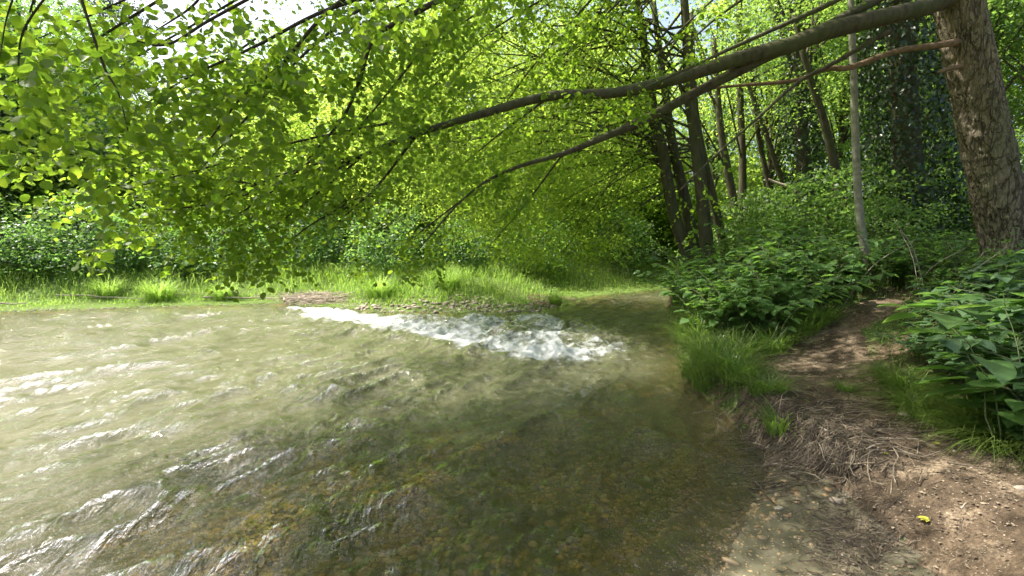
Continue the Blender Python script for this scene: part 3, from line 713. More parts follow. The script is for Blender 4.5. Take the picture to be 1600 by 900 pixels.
for lab, px, Y, s, rz in [
  ('yellow green tree behind the bright hanging leaves at the left', 400, 21, .95, .4),
  ('yellow green tree behind the heap of driftwood', 545, 19, .92, 2.2),
  ('yellow green tree behind the cobble bar', 720, 20.5, 1.0, 3.7),
  ('yellow green tree left of the river bend', 880, 22.5, 1.0, 5.2),
  ('yellow green tree beyond the river bend', 1010, 25, 1.0, 1.2)]:
    uB = put(tB, uB, lab, px, Y, s, rz, GL)
for lab, px, Y, s, rz in [
  ('far tall tree above the driftwood heap', 480, 29, 1.05, .7),
  ('far tall tree with a pale trunk glimpsed over the cobble bar', 688, 26, .98, 2.0),
  ('far tall tree over the river bend', 900, 32, 1.15, 4.0),
  ('tall tree deep in the wood behind the narrow ivy trunk', 1240, 27, .95, .2),
  ('tall tree deep in the wood left of the old trunk', 1430, 20, .95, 1.4),
  ('tall tree in the wood right of the old trunk', 1660, 15, .95, 3.0)]:
    uC = put(tC, uC, lab, px, Y, s, rz, 'tall trees in the distance')
for lab, px, Y, s, rz in [
  ('slender tree in the wood behind the straight thin trunk', 1190, 18, .95, .7),
  ('slender tree between the narrow ivy trunk and the pale sapling', 1300, 16.5, .95, 2.7),
  ('slender tree behind the broad ivy covered tree', 1385, 14, .95, 4.4),
  ('slender tree just left of the old trunk', 1490, 12.5, .9, 5.9),
  ('slender tree just right of the old trunk', 1625, 11, .9, 1.9),
  ('slender tree behind the bend clump', 1110, 20, 1.0, 3.3)]:
    uD = put(tD, uD, lab, px, Y, s, rz, 'slender trees in the wood')
pine = make_tree('pine_tree', 36, 17, (0,0,11), (2.6,2.6,7.0), 150, 110, .15, 1.0, M['leaf_pine'], M['bark_dark'], .2, shell=.1, flat=.5)
place(pine, True, (205-800)/F*36, 36, 0, 1.15); tag(pine, 'dark distant conifer seen against the open patch of sky', 'tree')

# --- shrubs
GS = 'shrubs along the far bank'
sA = make_tree('shrub', 41, 2.6, (0,0,1.25), (1.9,1.5,1.35), 90, 80, .12, .7, M['leaf_cool'], M['bark_dark'], .05, ntrunk=4, shell=.4, flat=.45)
sB = make_tree('shrub', 42, 2.6, (0,0,1.3), (1.8,1.6,1.4), 80, 75, .11, .6, M['leaf_shade'], M['bark_dark'], .05, ntrunk=4, shell=.3, flat=.3)
sC = make_tree('thicket', 43, 2.6, (0,0,1.4), (2.2,1.4,1.5), 110, 80, .13, .7, M['leaf_river'], M['bark_dark'], .05, ntrunk=5, shell=.3, flat=.35)
used = False
for lab, px, Y, s, rz in [
  ('dark shrub at the foot of the leftmost tree on the far bank', 20, 15.4, 1.0, .2),
  ('dark shrub on the far bank above the fallen pale branches', 150, 16, 1.05, 1.9),
  ('shrub on the far bank left of the broad leaved knotweed', 235, 16.6, .9, 3.0),
  ('shrub on the far bank behind the bright hanging leaves', 350, 17.2, .95, 4.1),
  ('dark rounded shrub rising behind the grass over the driftwood', 612, 16.8, 1.0, 5.0),
  ('low shrub behind the grass right of the dark rounded shrub', 725, 17.6, .8, .9),
  ('shrub at the foot of the trees just past the cobble bar', 830, 18.2, .9, 2.2),
  ('shrub outside the left edge of the far bank', -120, 15, 1.1, 5.6),
  ('shrub behind the grass over the left end of the driftwood', 470, 17.6, .9, 3.4),
  ('shrub at the far end of the grassy bank by the bend', 960, 21, 1.0, 1.4)]:
    used = put(sA, used, lab, px, Y, s, rz, GS, 'shrub')
used = False
GW = 'understorey shrubs in the wood'
for lab, px, Y, s, rz in [
  ('leafy shrub around the foot of the straight thin trunk', 1180, 12.5, .9, .3),
  ('leafy shrub at the foot of the narrow ivy trunk', 1250, 10.5, .95, 1.5),
  ('leafy shrub behind the pale sapling', 1335, 9.5, 1.0, 2.9),
  ('leafy shrub between the pale sapling and the broad ivy tree', 1385, 8.2, .62, 4.4),
  ('leafy shrub between the broad ivy tree and the old trunk', 1490, 9.2, 1.0, 5.2),
  ('leafy shrub behind the old trunk', 1580, 9.8, 1.2, .8),
  ('leafy shrub to the right of the old trunk', 1680, 8.6, 1.1, 2.1),
  ('shrub just beyond the water at the river bend', 1120, 17, 1.1, 3.9),
  ('tall shrub deep in the wood behind the ivy trees', 1330, 13, 1.4, 4.9),
  ('tall shrub behind the gap left of the old trunk', 1455, 12.5, 1.5, 1.1)]:
    used = put(sB, used, lab, px, Y, s*.86, rz, GW, 'shrub')

used = False
for q_, (lab, px, Y, s, rz) in enumerate([
  ('pale green thicket filling the gap behind the driftwood heap', 500, 22, 1.9, .3), ('pale green thicket filling the gap behind the cobble bar', 640, 22.5, 2.0, 2.0),
  ('pale green thicket low behind the trees over the rapids', 770, 23, 1.9, 3.1), ('pale green thicket at the back of the far bank before the bend', 900, 25, 2.1, 4.6),
  ('pale green thicket at the back of the river bend', 1020, 27, 2.2, 5.5), ('thicket low in the distance behind the leaning trunks', 1130, 26, 2.4, .8),
  ('tall thicket standing under the leftmost trees', 15, 18.2, 1.9, 1.0), ('thicket in the shade behind the leftmost trees', 60, 22, 2.0, 1.7), ('thicket behind the bright hanging leaves', 330, 22, 2.0, 2.9), ('thicket between the leftmost trees and the open sky', 190, 23, 2.0, 3.7)]):
    used = put(sC, used, lab, px, Y, s, rz, 'thickets at the back of the far bank', 'thicket')
# --- broken pale branch
def stick(name, pts, mat, label, cat, group=None, n=7, lump=.1):
    P = np.array([p[:3] for p in pts]); o0 = P[0]; Q, rr = catmull(P-o0, [p[3] for p in pts], 4); m = MB(); tube(m, Q, rr, n, lump, len(label))
    o = m.build(name, mat); o.location = o0; return tag(o, label, cat, group)
a = [(*at(1200,280,13.2),.03),(*at(1218,288,13.1),.055),(*at(1234,293,13),.045),(*at(1246,310,13),.02)]
stick('broken_branch', a, M['driftwood'], 'pale broken branch caught between slim trunks in the wood', 'branch')

# ------------------------------------------------------------------ broad leaved plants
def leafy_plant(name, seed, hgt, nst, nl, lsize, leafm, spread=.5, arch=.5, trif=False, tpl=OVATE, adir=None):
    global rng
    keep = rng; rng = np.random.default_rng(seed); root = empty(name); st = MB(); lf = MB()
    for q in range(nst):
        a = rng.uniform(0, 2*np.pi) if adir is None else adir+rng.normal()*.35
        d = np.array([math.cos(a), math.sin(a)]); b = rng.normal(size=2)*spread*.25; h = hgt*rng.uniform(.6, 1.1); n = 9
        t = np.linspace(0, 1, n); out = arch*h*t**2
        P = np.stack([b[0]+d[0]*out, b[1]+d[1]*out, h*(t-.28*arch*t**3)-.03], -1) + rng.normal(size=(n,3))*.01
        tube(st, P, np.linspace(.006, .0025, n), 5)
        for k in range(nl):
            tq = rng.uniform(.25, 1) if k else 1.0; i = min(int(tq*(n-1)), n-2); p = P[i]*(1-(tq*(n-1)-i))+P[i+1]*(tq*(n-1)-i)
            s_ = 1 if k % 2 else -1; ang = a + s_*rng.uniform(.4, 1.5); dv = np.array([math.cos(ang), math.sin(ang), rng.uniform(.0, .35)])
            pl = lsize*rng.uniform(.3, .7); e = p+nrm(dv)*pl; tube(st, np.array([p, (p+e)/2+[0,0,.01], e]), [.0022,.0018,.0015], 4)
            k3 = [(0,1.0)] if not trif else [(0,1.0),(1.15,.85),(-1.15,.85)]
            for da, ls in k3:
                dd = nrm([math.cos(ang+da), math.sin(ang+da), rng.uniform(-.35, .05)])
                leaves(lf, e[None], dd[None], nrm(np.array([[0,0,1.0]])+rng.normal(size=(1,3))*.22), lsize*ls*rng.uniform(.7, 1.15), tpl)
    st.build('stems', M['stem'], root); lf.build('leaves', leafm, root); rng = keep; return root
kw = [leafy_plant('knotweed', 51, 1.15, 8, 15, .155, M['leaf_big'], .8), leafy_plant('knotweed', 52, 1.0, 9, 13, .145, M['leaf_big'], .9, .7)]
us = [False, False]
spots = []
for i in range(95):
    px = rng.uniform(1075, 1530); py = rng.uniform(405, 470)
    if px > 1300: py = rng.uniform(405, 452)
    spots.append((px, py))
spots += [(1060,468),(1075,478),(1100,470),(1130,465),(1160,468),(1190,470),(1220,468),(1250,462),(1120,452),(1085,450)]
k = 0
for px, py in spots:
    Y = rng.uniform(6.4, 10.5) if px > 1250 else rng.uniform(6.2, 11.5); x = (px-800)/F*Y
    s_, isr_ = shore([x],[Y])
    if s_[0] > -.35 or path_in(np.array([x]), np.array([Y]))[0] > -.3: continue
    j = k % 2; o = place(kw[j], not us[j], x, Y, rng.uniform(0, 6.28), rng.uniform(.8, 1.15)*(1.15 if px < 1290 else .85), 0); us[j] = True; k += 1
    tag(o, 'broad leaved green knotweed plant in the thicket between the river bend and the pale sapling', 'plant', 'knotweed thicket above the bank')
nt = leafy_plant('nettle', 57, .85, 9, 16, .075, M['herb'], .7, .25); u = False; q2 = 0
while q2 < 26:
    px, Y = (rng.uniform(1100, 1560), rng.uniform(5.2, 8.6)); x = (px-800)/F*Y
    if shore([x],[Y])[0][0] > -.4 or path_in(np.array([x]), np.array([Y]))[0] > -.15: continue
    o = place(nt, not u, x, Y, rng.uniform(0,6.28), rng.uniform(.6,1.15), 0); u = True; q2 += 1
    tag(o, 'upright small leaved nettle growing among the broad leaved plants beside the path', 'plant', 'nettles beside the path')
for lab, px, Y, s_ in [('tall light green weed in front of the foot of the old trunk', 1545, 5.6, 1.25), ('light green weed just left of the foot of the old trunk', 1515, 5.9, 1.05)]:
    x = (px-800)/F*Y; o = copy_tree(nt); o.location = (x, Y, h1(x, Y)); o.scale = (.7,.7,s_); tag(o, lab, 'plant', 'weeds at the old trunk')
for i in range(34):
    px, Y = (rng.uniform(1080, 1600), rng.uniform(5.2, 9.0)); x = (px-800)/F*Y
    if shore([x],[Y])[0][0] > -.4 or path_in(np.array([x]), np.array([Y]))[0] > -.1: continue
    z = h1(x, Y); a = rng.uniform(0, 6.28); L = rng.uniform(.5, 1.3); e = rng.uniform(.2, .9)
    p_ = [(x, Y, z, .006), (x+.5*L*math.cos(a)*e, Y+.5*L*math.sin(a)*e, z+.55*L, .005), (x+L*math.cos(a)*e*1.2, Y+L*math.sin(a)*e*1.2, z+L*.9, .002)]
    P_ = np.array([q[:3] for q in p_]); Q_, r_ = catmull(P_-P_[0], [q[3] for q in p_], 5); m_ = MB(); tube(m_, Q_, r_, 5); o = m_.build('dry_stalk', M['driftwood']); o.location = P_[0]
    tag(o, 'bare dead stalk sticking up through the leafy thicket beside the path', 'dead stalk', 'dead stalks in the thicket')
# overhanging knotweed spray at the water's edge
ov = leafy_plant('overhanging_plant', 55, 1.25, 6, 14, .15, M['leaf_big'], .3, 1.25, adir=math.pi*1.05); q_ = at(1085, 470, 9.6)
place(ov, True, q_[0], q_[1], 0, 1.0, .0); tag(ov, 'leafy spray hanging down over the water at the edge of the right bank', 'plant')
fk = leafy_plant('knotweed', 56, 1.2, 8, 12, .26, M['leaf_big'], .8, .5)
u = False
for lab, px, Y in [('large leaved plant among the shrubs of the far bank, under the bright hanging leaves', 262, 15.6), ('large leaved plant just right of the first, among the shrubs of the far bank', 318, 15.9)]:
    u = put(fk, u, lab, px, Y, 1.0, px, 'large leaved plants on the far bank', 'plant')
# foreground plants right of the path
br = [leafy_plant('bramble', 61, .8, 7, 9, .135, M['leaf_bramble'], .6, .8, True), leafy_plant('bramble', 62, .7, 8, 8, .125, M['leaf_bramble'], .7, .9, True)]
ub = [False, False]; k = 0
for i in range(110):
    px, Y = rng.uniform(1370, 1760), rng.uniform(2.9, 5.6); x = (px-800)/F*Y
    if path_in(np.array([x]), np.array([Y]))[0] > -.5 or x < 3.3: continue
    j = k % 2; o = place(br[j], not ub[j], x, Y, rng.uniform(0, 6.28), rng.uniform(.42, .6)+max(0, px-1440)/300*.8, 0); ub[j] = True; k += 1
    tag(o, 'bramble with blue green three part leaves in the bank of leaves right of the path', 'plant', 'brambles beside the path')
nk = leafy_plant('knotweed', 65, 1.1, 5, 9, .24, M['leaf_big'], .3, .45)
for n_, (lab, x, y, s_) in enumerate([('tall plant with the largest leaves at the right edge beside the path', 3.45, 3.0, 1.15),
                       ('large leaved plant low at the right edge above the grass', 3.6, 3.05, .6),
                       ('large leaved plant behind the tallest one at the right edge', 4.3, 3.8, 1.2)]):
    o = place(nk, n_ == 0, x, y, 1.3+n_*1.7, s_, 0); tag(o, lab, 'plant', 'large leaved plants at the right edge')

# ------------------------------------------------------------------ grass
def rand_lean(n):
    a = rng.uniform(0, 2*np.pi, n); return np.stack([np.cos(a), np.sin(a)], -1)
def scatter(n, x0, x1, y0, y1, test):
    x = rng.uniform(x0, x1, n); y = rng.uniform(y0, y1, n); m = test(x, y); return x[m], y[m]
def far_test(lo, hi, dens=True):
    def f(x, y):
        s, isr = shore(x, y); m = (~isr) & (-s > lo) & (-s < hi)
        if dens:
            cob = np.hypot((x-at(690,480,12)[0])/1.9, (y-12.4)/.75)
            m &= rng.random(len(x)) < np.clip(.25+1.5*(fbm(x*.9, y*.9, 88, 3)-.25), 0, 1)*np.where(cob < 1, .06, 1)
        return m
    return f
mb = MB()
x, y = scatter(230000, -24, 14, 9, 24, far_test(.75, 7.5)); keep = rng.random(len(x)) < np.clip(1.25-.12*(y-11), .2, 1); x, y = x[keep], y[keep]
s, _ = shore(x, y); hh = (.16+.50*sstep(.8, 2.8, -s))*(.55+.9*fbm(x*.8, y*.8, 91, 3))*rng.uniform(.6, 1.25, len(x))
blades(mb, np.stack([x, y, H(x, y)-.02], -1), hh, rng.uniform(.010,.020,len(x)), rand_lean(len(x)), rng.uniform(.2, .9, len(x)))
x, y = scatter(60000, -22, 9, 9, 20, far_test(.08, 1.5, True)); hh = rng.uniform(.04, .14, len(x))
blades(mb, np.stack([x, y, H(x, y)-.01], -1), hh, rng.uniform(.010,.018,len(x)), rand_lean(len(x)), rng.uniform(.4, 1.4, len(x)), 2)
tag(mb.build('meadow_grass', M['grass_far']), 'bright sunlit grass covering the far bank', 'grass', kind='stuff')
mb = MB(); x, y = scatter(14000, -22, 9, 10, 20, far_test(1.6, 5.5, True)); hh = rng.uniform(.6, 1.0, len(x))
kp = fbm(x*.6, y*.6, 14, 3) > .5; x, y, hh = x[kp], y[kp], hh[kp]
blades(mb, np.stack([x, y, H(x, y)], -1), hh, rng.uniform(.006,.010,len(x)), rand_lean(len(x)), rng.uniform(.3, .7, len(x)), 4)
tag(mb.build('tall_pale_grass', M['grass_pale']), 'tall pale flowering grass stems rising above the far bank', 'grass', kind='stuff')
# distinct tussocks on the far bank
def tussock(name, seed, n, hgt, rad, mat, tilt=(.3,1.2), wid=.009):
    global rng
    keep = rng; rng = np.random.default_rng(seed); m = MB(); a = rng.uniform(0, 2*np.pi, n); r = rad*np.sqrt(rng.uniform(0, 1, n))
    P = np.stack([np.cos(a)*r, np.sin(a)*r, np.full(n, -.03)], -1); ln = nrm(np.stack([np.cos(a), np.sin(a)], -1)+rng.normal(size=(n,2))*.5)
    blades(m, P, hgt*rng.uniform(.5, 1.1, n), wid*rng.uniform(.6, 1.2, n), ln, rng.uniform(*tilt, n), 5)
    o = m.build(name, mat); rng = keep; return o
tf = tussock('grass_tussock', 71, 420, .95, .32, M['grass_far'], (.3, 1.5), wid=.016)
for i, (lab, px, Y, s_) in enumerate([('bright rounded grass tussock on the far bank above the fallen pale branches', 165, 14.0, .9), ('broad bright tussock in the middle of the far bank left of the driftwood', 245, 13.9, 1.05),
    ('sunny tussock under the drooping tip of the bright leaves', 345, 14.2, .9), ('tussock of upright blades behind the driftwood heap', 590, 14.0, 1.05), ('tussock behind the cobble bar', 700, 14.3, .9),
    ('small tussock at the tip of the far bank by the bend', 868, 13.6, .55)]):
    x = (px-800)/F*Y; o = tf if i == 0 else tf.copy()
    if i: col.objects.link(o)
    o.location = (x, Y, h1(x, Y)); o.scale = (s_,)*3; o.rotation_euler = (0,0,i*1.3); tag(o, lab, 'grass tussock', 'tussocks on the far bank')
tn = tussock('sedge_tussock', 72, 150, .56, .17, M['grass_near'], (.4, 1.3), .014)
u = 0
sed = [(1075,520),(1095,545),(1110,510),(1140,520),(1165,500),(1190,510),(1150,545),(1205,535),(1230,520),(1090,500),(1260,505),(1130,490),(1215,500),(1180,530),(1085,570),(1120,570),(1240,492),(1285,488),(1100,590),(1150,580)]
sedg = [gp(px, py+18) for px, py in sed]
for i in range(len(right_w)-4):
    a_, b_ = np.array(right_w[i]), np.array(right_w[i+1])
    if b_[1] < 4.2 or a_[1] > 16: continue
    L_ = np.linalg.norm(b_-a_); nn = nrm(np.array([(b_-a_)[1], -(b_-a_)[0]]))
    for t_ in np.arange(0, 1, .42/L_):
        q_ = a_+(b_-a_)*t_+nn*rng.uniform(.12, .40); sedg.append(np.array([q_[0], q_[1], h1(*q_)]))
for g in sedg:
    px, py = 0, (520 if g[1] > 5.0 else 560)
    o = tn if u == 0 else tn.copy()
    if u: col.objects.link(o)
    u += 1; s_ = rng.uniform(.75, 1.1)*(1 if py < 550 else .7); o.location = tuple(g); o.scale = (s_,s_,s_*rng.uniform(.8,1.1)); o.rotation_euler = (0,0,rng.uniform(0,6))
    tag(o, 'lush green sedge tussock at the edge of the right bank left of the path', 'grass tussock', 'sedge tussocks on the right bank')
tr_ = tussock('arching_grass_tussock', 73, 210, .46, .14, M['grass_near'], (.7, 1.8), .011)
u = 0
for px, py in [(1400,640),(1430,655),(1470,665),(1500,690),(1530,700),(1560,700),(1590,712),(1455,635),(1515,665),(1580,680),(1395,612),(1375,600),(1620,715),(1545,672),(1320,610)]:
    g = gp(px+(22 if px != 1320 else 0), py+2); o = tr_ if u == 0 else tr_.copy()
    if u: col.objects.link(o)
    u += 1; s_ = rng.uniform(.6, 1.05)*(.5 if px == 1320 else 1); o.location = tuple(g); o.scale = (s_,)*3; o.rotation_euler = (0,0,rng.uniform(0,6))
    tag(o, 'arching green grass tussock under the brambles at the right of the path', 'grass tussock', 'grass tussocks right of the path')
# general cover on the right bank
def right_test(x, y):
    s, isr = shore(x, y); e = path_in(x, y); out = -s
    bare = (y < 3.9) & (out < 1.6)
    fringe = (y > 3.7) & (out < .9)
    p = np.where(e > .05, .015, np.where(e > -.15, .25, 1.0))*np.where(bare, .02, 1.0)
    return isr & (out > -.05) & (rng.random(len(x)) < p*np.where(fringe, 1, np.clip(.2+1.5*fbm(x*1.2, y*1.2, 99, 3)-.3, .05, 1)))
mb = MB(); x, y = scatter(90000, 1.5, 12, 1.5, 14, right_test); hh = rng.uniform(.06, .24, len(x))*(.5+fbm(x, y, 18, 2))
blades(mb, np.stack([x, y, H(x, y)-.01], -1), hh, rng.uniform(.004,.008,len(x)), rand_lean(len(x)), rng.uniform(.3, 1.3, len(x)))
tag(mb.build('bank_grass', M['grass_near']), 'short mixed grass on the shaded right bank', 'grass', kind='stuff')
mb = MB(); x, y = scatter(40000, 1.5, 12, 1.5, 14, right_test); x2, y2 = scatter(9000, 1.2, 4.5, 3.6, 10, lambda x, y: right_test(x, y) & (shore(x, y)[0] > -1.0)); x, y = np.concatenate([x, x2]), np.concatenate([y, y2]); n = len(x)
P = np.stack([x, y, H(x, y)+rng.uniform(.01, .14, n)], -1)
leaves(mb, P, nrm(np.concatenate([rand_lean(n), rng.uniform(-.2,.2,(n,1))], 1)), nrm(np.array([0,0,1.0])+rng.normal(size=(n,3))*.35), rng.uniform(.02,.055,n), OVATE)
tag(mb.build('low_herbs', M['herb']), 'low leafy herbs and ivy carpeting the shaded right bank', 'ground cover', kind='stuff')

# ------------------------------------------------------------------ stones, litter, sticks
def rock_mesh(seed, sub=2):
    import bmesh
    bm = bmesh.new(); bmesh.ops.create_icosphere(bm, subdivisions=sub, radius=1)
    r = np.random.default_rng(seed); s_ = np.array([1, r.uniform(.6,.9), r.uniform(.4,.6)])
    for v in bm.verts:
        c = np.array(v.co); k_ = 1+.28*(float(fbm([c[0]*1.3+seed], [c[1]*1.3+c[2]*1.7], seed, 2)[0])-.5)*2; v.co = c*s_*k_
    V = np.array([v.co[:] for v in bm.verts]); Fc = np.array([[v.index for v in f.verts] for f in bm.faces]); bm.free(); return V, Fc
rocks = [rock_mesh(i) for i in range(5)]; rocks_lo = [rock_mesh(i, 1) for i in range(5)]
def stones(name, pts, sizes, mat, label, cat, group):
    ms = []
    for V, Fc in rocks:
        m = MB(); m.add(V, Fc); me = m.mesh(name); me.materials.append(mat); ms.append(me)
    for i, (p, s_) in enumerate(zip(pts, sizes)):
        o = bpy.data.objects.new(name, ms[i % 5]); col.objects.link(o); o.location = (p[0], p[1], p[2]+s_*.22); o.scale = (s_,)*3
        o.rotation_euler = (rng.uniform(-.25,.25), rng.uniform(-.25,.25), rng.uniform(0,6.28)); tag(o, label, cat, group)
def stone_mass(pts, sizes):
    m = MB()
    for i, (p, s_) in enumerate(zip(pts, sizes)):
        V, Fc = rocks_lo[i % 5]; a = rng.uniform(0, 6.28); c_, n_ = math.cos(a), math.sin(a)
        m.add(V@np.array([[c_,n_,0],[-n_,c_,0],[0,0,1]])*s_ + p, Fc)
    return m
# pebble spit at the water's edge
pp = [gp(rng.normal(1190,42), rng.normal(782,26)) for _ in range(120)]
stones('pebble', pp, rng.uniform(.012,.032,120), M['pebble'], 'golden brown river pebble in the heap between the shallows and the wet silt', 'pebble', 'pebbles in the shallows by the silt')
pts = [gp(px, py) for px, py in zip(rng.normal(1150,80,4200), rng.normal(825,50,4200)) if py > 700 and px < 1300 and px < 1330-(py-760)*.35]
stone_mass(pts, rng.uniform(.006,.022,len(pts))).build('shallows_gravel', M['pebble'])
tag(bpy.data.objects['shallows_gravel'], 'fine brown gravel under the clear shallows near the silt', 'gravel', kind='stuff')
pts = []
for _ in range(1500):
    x = rng.uniform(-3.5, 2.0); y = rng.uniform(1.8, 6.5); s_, _r = shore([x],[y])
    if s_[0] > .8: pts.append((x, y, h1(x, y)+.01))
m = stone_mass(pts, rng.uniform(.02,.06,len(pts))); tag(m.build('riverbed_stones', M['pebble']), 'brown and golden stones covering the river bed under clear water', 'stones', kind='stuff')
# oblong pebble
o = gp(1142, 884); m = MB(); V, Fc = rocks[1]; m.add(V*np.array([.055,.02,.026]), Fc); q = m.build('oblong_stone', M['pebble']); q.location = tuple(o+[0,0,.012]); q.rotation_euler = (0,0,R(-35)); tag(q, 'oblong tan stone lying alone on the wet silt at the bottom edge', 'stone')
# cobble bar on the far side
pts = []
while len(pts) < 170:
    px, py = rng.uniform(540, 850), rng.normal(478, 6)
    if 462 < py < 489 and abs(px-690) < 160-(489-py)*3: pts.append(gp(px, py))
stones('cobble', pts, rng.uniform(.035,.085,len(pts)), M['cobble'], 'pale rounded cobble in the dry stone bar at the far waterline', 'cobble', 'cobbles of the bar at the far waterline')
m = stone_mass([gp(rng.uniform(520,870), rng.uniform(464,490)) for _ in range(900)], rng.uniform(.02,.05,900)); tag(m.build('bar_gravel', M['cobble']), 'small pale gravel filling the dry bar on the far side', 'gravel', kind='stuff')
m = stone_mass([gp(px, 480+8*abs(px-400)/400*.9+rng.uniform(-3,2)) for px in rng.uniform(0,430,260)], rng.uniform(.015,.04,260)); tag(m.build('waterline_gravel', M['cobble']), 'thin line of pebbles along the far waterline at the left', 'gravel', kind='stuff')
r0 = gz(440, 487); m = MB(); V, Fc = rocks[2]; m.add(V*.16, Fc); q = m.build('rock', M['bark_dark']); q.location = (r0[0], r0[1], .03); tag(q, 'small dark rock breaking the water at the head of the rapids', 'rock')
for lab, px, py, s_ in [('round pale stone lying among the dead twigs on the bank', 1290, 670, .035), ('flat pale stone at the grassy edge of the path', 1412, 652, .05), ('pale lumpy stone at the edge of the silt', 1305, 788, .045), ('pale stone half buried in the path edge, lower right', 1598, 770, .05)]:
    m = MB(); V, Fc = rocks[int(px) % 5]; m.add(V*s_, Fc); q = m.build('stone', M['cobble']); g = gp(px, py); q.location = tuple(g+[0,0,.008]); tag(q, lab, 'stone')

def lay(px0, py0, px1, py1, r, n=8, wob=.05, lift=.01, rz=0):
    a, b = gp(px0, py0), gp(px1, py1); L = np.linalg.norm(b-a); pts = []
    ph = rng.normal(size=3)
    for k in range(n):
        t = k/(n-1); p = a*(1-t)+b*t; p[:2] += np.array([-(b-a)[1], (b-a)[0]])*(wob*math.sin(t*4+ph[0])+wob*.5*math.sin(t*9+ph[1]))
        pts.append((p[0], p[1], max(h1(p[0], p[1]), -.02)+lift+r*.6, r*(1-.6*t)))
    return pts
named = [
 ('slim straight stick lying across the pebbles into the wet silt', 1172, 768, 1232, 818, .008),
 ('bleached stick on top of the dead twigs at the top of the bank', 1395, 690, 1320, 712, .006),
 ('curved root at the upper edge of the dead twig heap', 1150, 640, 1300, 668, .011),
 ('bare forked stick lying on the silt below the dead twigs', 1322, 822, 1262, 835, .007),
 ('long thin twig lying along the middle of the path', 1290, 640, 1370, 650, .008),
 ('dark stick lying across the path beside the grass at right', 1480, 728, 1545, 740, .010),
 ('short pale splinter of wood on the path', 1500, 800, 1510, 790, .006)]
for lab, a, b, c, d_, r in named:
    stick('stick', lay(a, b, c, d_, r), M['dead_twig'] if 'pale' not in lab and 'bleached' not in lab else M['driftwood'], lab, 'stick', None, 6)
for i in range(70):
    a = rng.normal(1265, 60); b = rng.normal(690, 30); ang = rng.normal(-.3, .7); L = rng.uniform(35, 120)
    if b > 765 or b < 625: continue
    stick('dead_twig', lay(a, b, a+L*math.cos(ang), b+L*.4*math.sin(ang), rng.uniform(.003,.006), 7, .12, rng.uniform(.005,.05)), M['dead_twig'] if rng.random() < .7 else M['driftwood'],
          'thin dead twig in the tangle on the bank above the silt', 'twig', 'dead twigs tangled on the bank', 5, 0)
def twig_mass(cx, cy, sx, sy, n, rmin, rmax, Lm, lift=.04, flow=-.3):
    m = MB()
    for i in range(n):
        g = gp(rng.normal(cx, sx), rng.normal(cy, sy)); a = rng.normal(flow, 1.5); L = rng.uniform(.3, 1)*Lm; k = 5; P = []
        hz = rng.uniform(.0, lift)
        for j in range(k):
            t = j/(k-1)-.5; p = g[:2] + np.array([math.cos(a), math.sin(a)])*L*t; a += rng.normal()*.25; P.append((p[0], p[1]))
        P = np.array(P); z = H(P[:,0], P[:,1])+hz+.004+rng.normal(size=k)*.006; r = rng.uniform(rmin, rmax)
        tube(m, np.column_stack([P, z]), np.linspace(r, r*.4, k), 4, cap=False)
    return m
m = twig_mass(1260, 690, 74, 38, 1400, .0012, .0055, .30, .06); tag(m.build('root_tangle', M['dead_twig']), 'dense mat of dead roots and fine twigs washed onto the bank edge', 'debris', kind='stuff')
m = twig_mass(1335, 845, 38, 45, 800, .0012, .003, .2, .02); tag(m.build('fine_debris', M['dead_twig']), 'dark fine root debris at the edge of the silt near the bottom', 'debris', kind='stuff')
m = twig_mass(1420, 760, 130, 90, 1800, .001, .0025, .12, .010, 0); tag(m.build('path_litter', M['dead_twig']), 'scattered broken twigs on the earth path', 'debris', kind='stuff')
mb = MB(); n = 9000; px = rng.uniform(1130, 1640, n); Yv = rng.uniform(1.9, 8, n); x = (px-800)/F*Yv; y = Yv
s, isr = shore(x, y); k_ = (-s > .5) & (path_in(x, y) > -.4); x, y = x[k_], y[k_]; n = len(x)
leaves(mb, np.stack([x, y, H(x, y)+.016], -1), np.concatenate([rand_lean(n), rng.uniform(-.1,.3,(n,1))], 1), nrm(np.array([0,0,1.0])+rng.normal(size=(n,3))*.3), rng.uniform(.008,.03,n), SMALL)
tag(mb.build('leaf_litter', M['litter']), 'brown dead leaf crumbs strewn over the path and bank', 'leaf litter', kind='stuff')
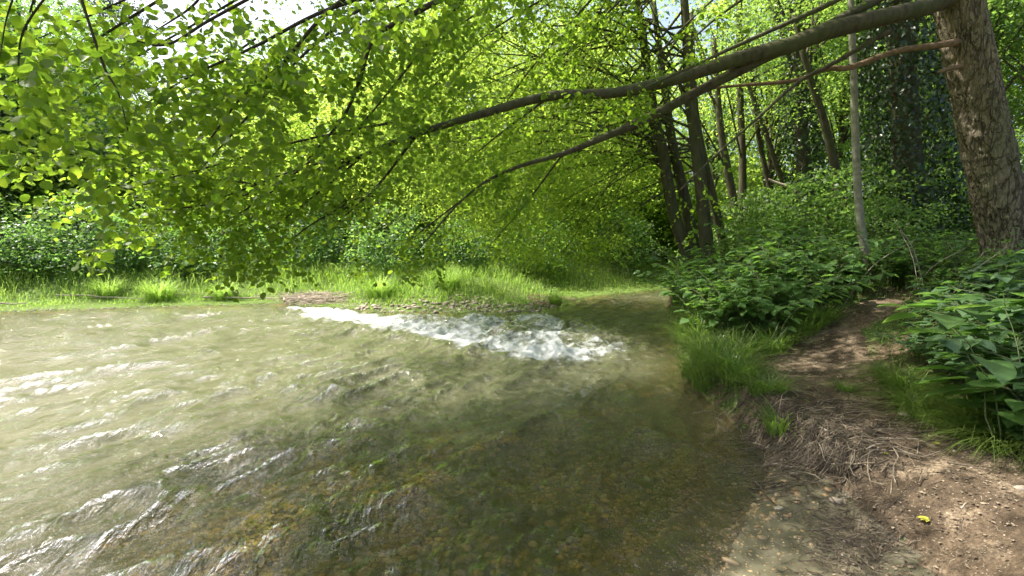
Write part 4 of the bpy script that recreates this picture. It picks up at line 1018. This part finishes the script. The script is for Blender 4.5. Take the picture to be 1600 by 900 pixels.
for lab, px, py, s_ in [('yellow green star shaped leaf lying on the dark earth low on the path', 1447, 825, .05), ('yellow leaf on the path below the arching grass', 1466, 700, .03), ('yellow leaf lying on the path beside the dead twigs', 1385, 720, .03)]:
    m = MB(); g = gp(px, py)
    for a in np.linspace(-1.3, 1.3, 5): leaves(m, np.zeros((1,3)), np.array([[math.cos(a+2.6), math.sin(a+2.6), .05]]), np.array([[0,.1,1.0]]), s_*(1-.3*abs(a)/1.3), OVATE)
    q = m.build('fallen_leaf', M['yellow_leaf'], smooth=False); q.location = tuple(g+[0,0,.03]); tag(q, lab, 'fallen leaf')
for i in range(26):
    a = rng.uniform(1120, 1350); b = 618+.42*(a-1120)+rng.uniform(-12, 40); L = rng.uniform(30, 110); ang = rng.uniform(.0, 1.4)
    stick('root', lay(a, b, a-L*.5*math.cos(ang), b+L*.5*math.sin(ang)+8, rng.uniform(.004,.010), 9, .18, rng.uniform(.005,.03)), M['dead_twig'], 'dark exposed root hanging out of the eroded bank edge above the water', 'root', 'exposed roots along the eroded bank', 6, .1)
pts = [gp(rng.uniform(1110,1600), rng.uniform(600,895)) for _ in range(1500)]; pts = [p for p in pts if path_in(p[0], p[1]) > -.3 and shore([p[0]],[p[1]])[0][0] < -.6]
m = stone_mass(pts, rng.uniform(.004,.016,len(pts))**1.0); tag(m.build('path_gravel', M['litter']), 'small clods and grit scattered over the earth path', 'gravel', kind='stuff')
# driftwood on the far bank
for lab, a, b, c, d_, r in [('long pale branch lying along the far waterline at the left', 90, 466, 225, 471, .03), ('shorter pale branch at the left end of the far waterline', -20, 480, 42, 478, .03),
        ('grey fallen branch running into the driftwood heap', 320, 468, 448, 470, .035), ('dark branch slanting up out of the driftwood heap', 444, 474, 452, 456, .035), ('thin bleached branch lying on the sunny grass', 225, 466, 340, 462, .018),
        ('grey branch lying right of the driftwood heap', 470, 470, 545, 474, .03)]:
    stick('driftwood_branch', lay(a, b, c, d_, r, 7, .02, .05), M['driftwood'], lab, 'branch', 'fallen branches on the far bank')
m = twig_mass(487, 469, 26, 4, 320, .005, .014, 1.1, .14, .1); dp = m.build('driftwood_heap', M['driftwood']); tag(dp, 'heap of brown washed up driftwood twigs at the far waterline', 'driftwood')
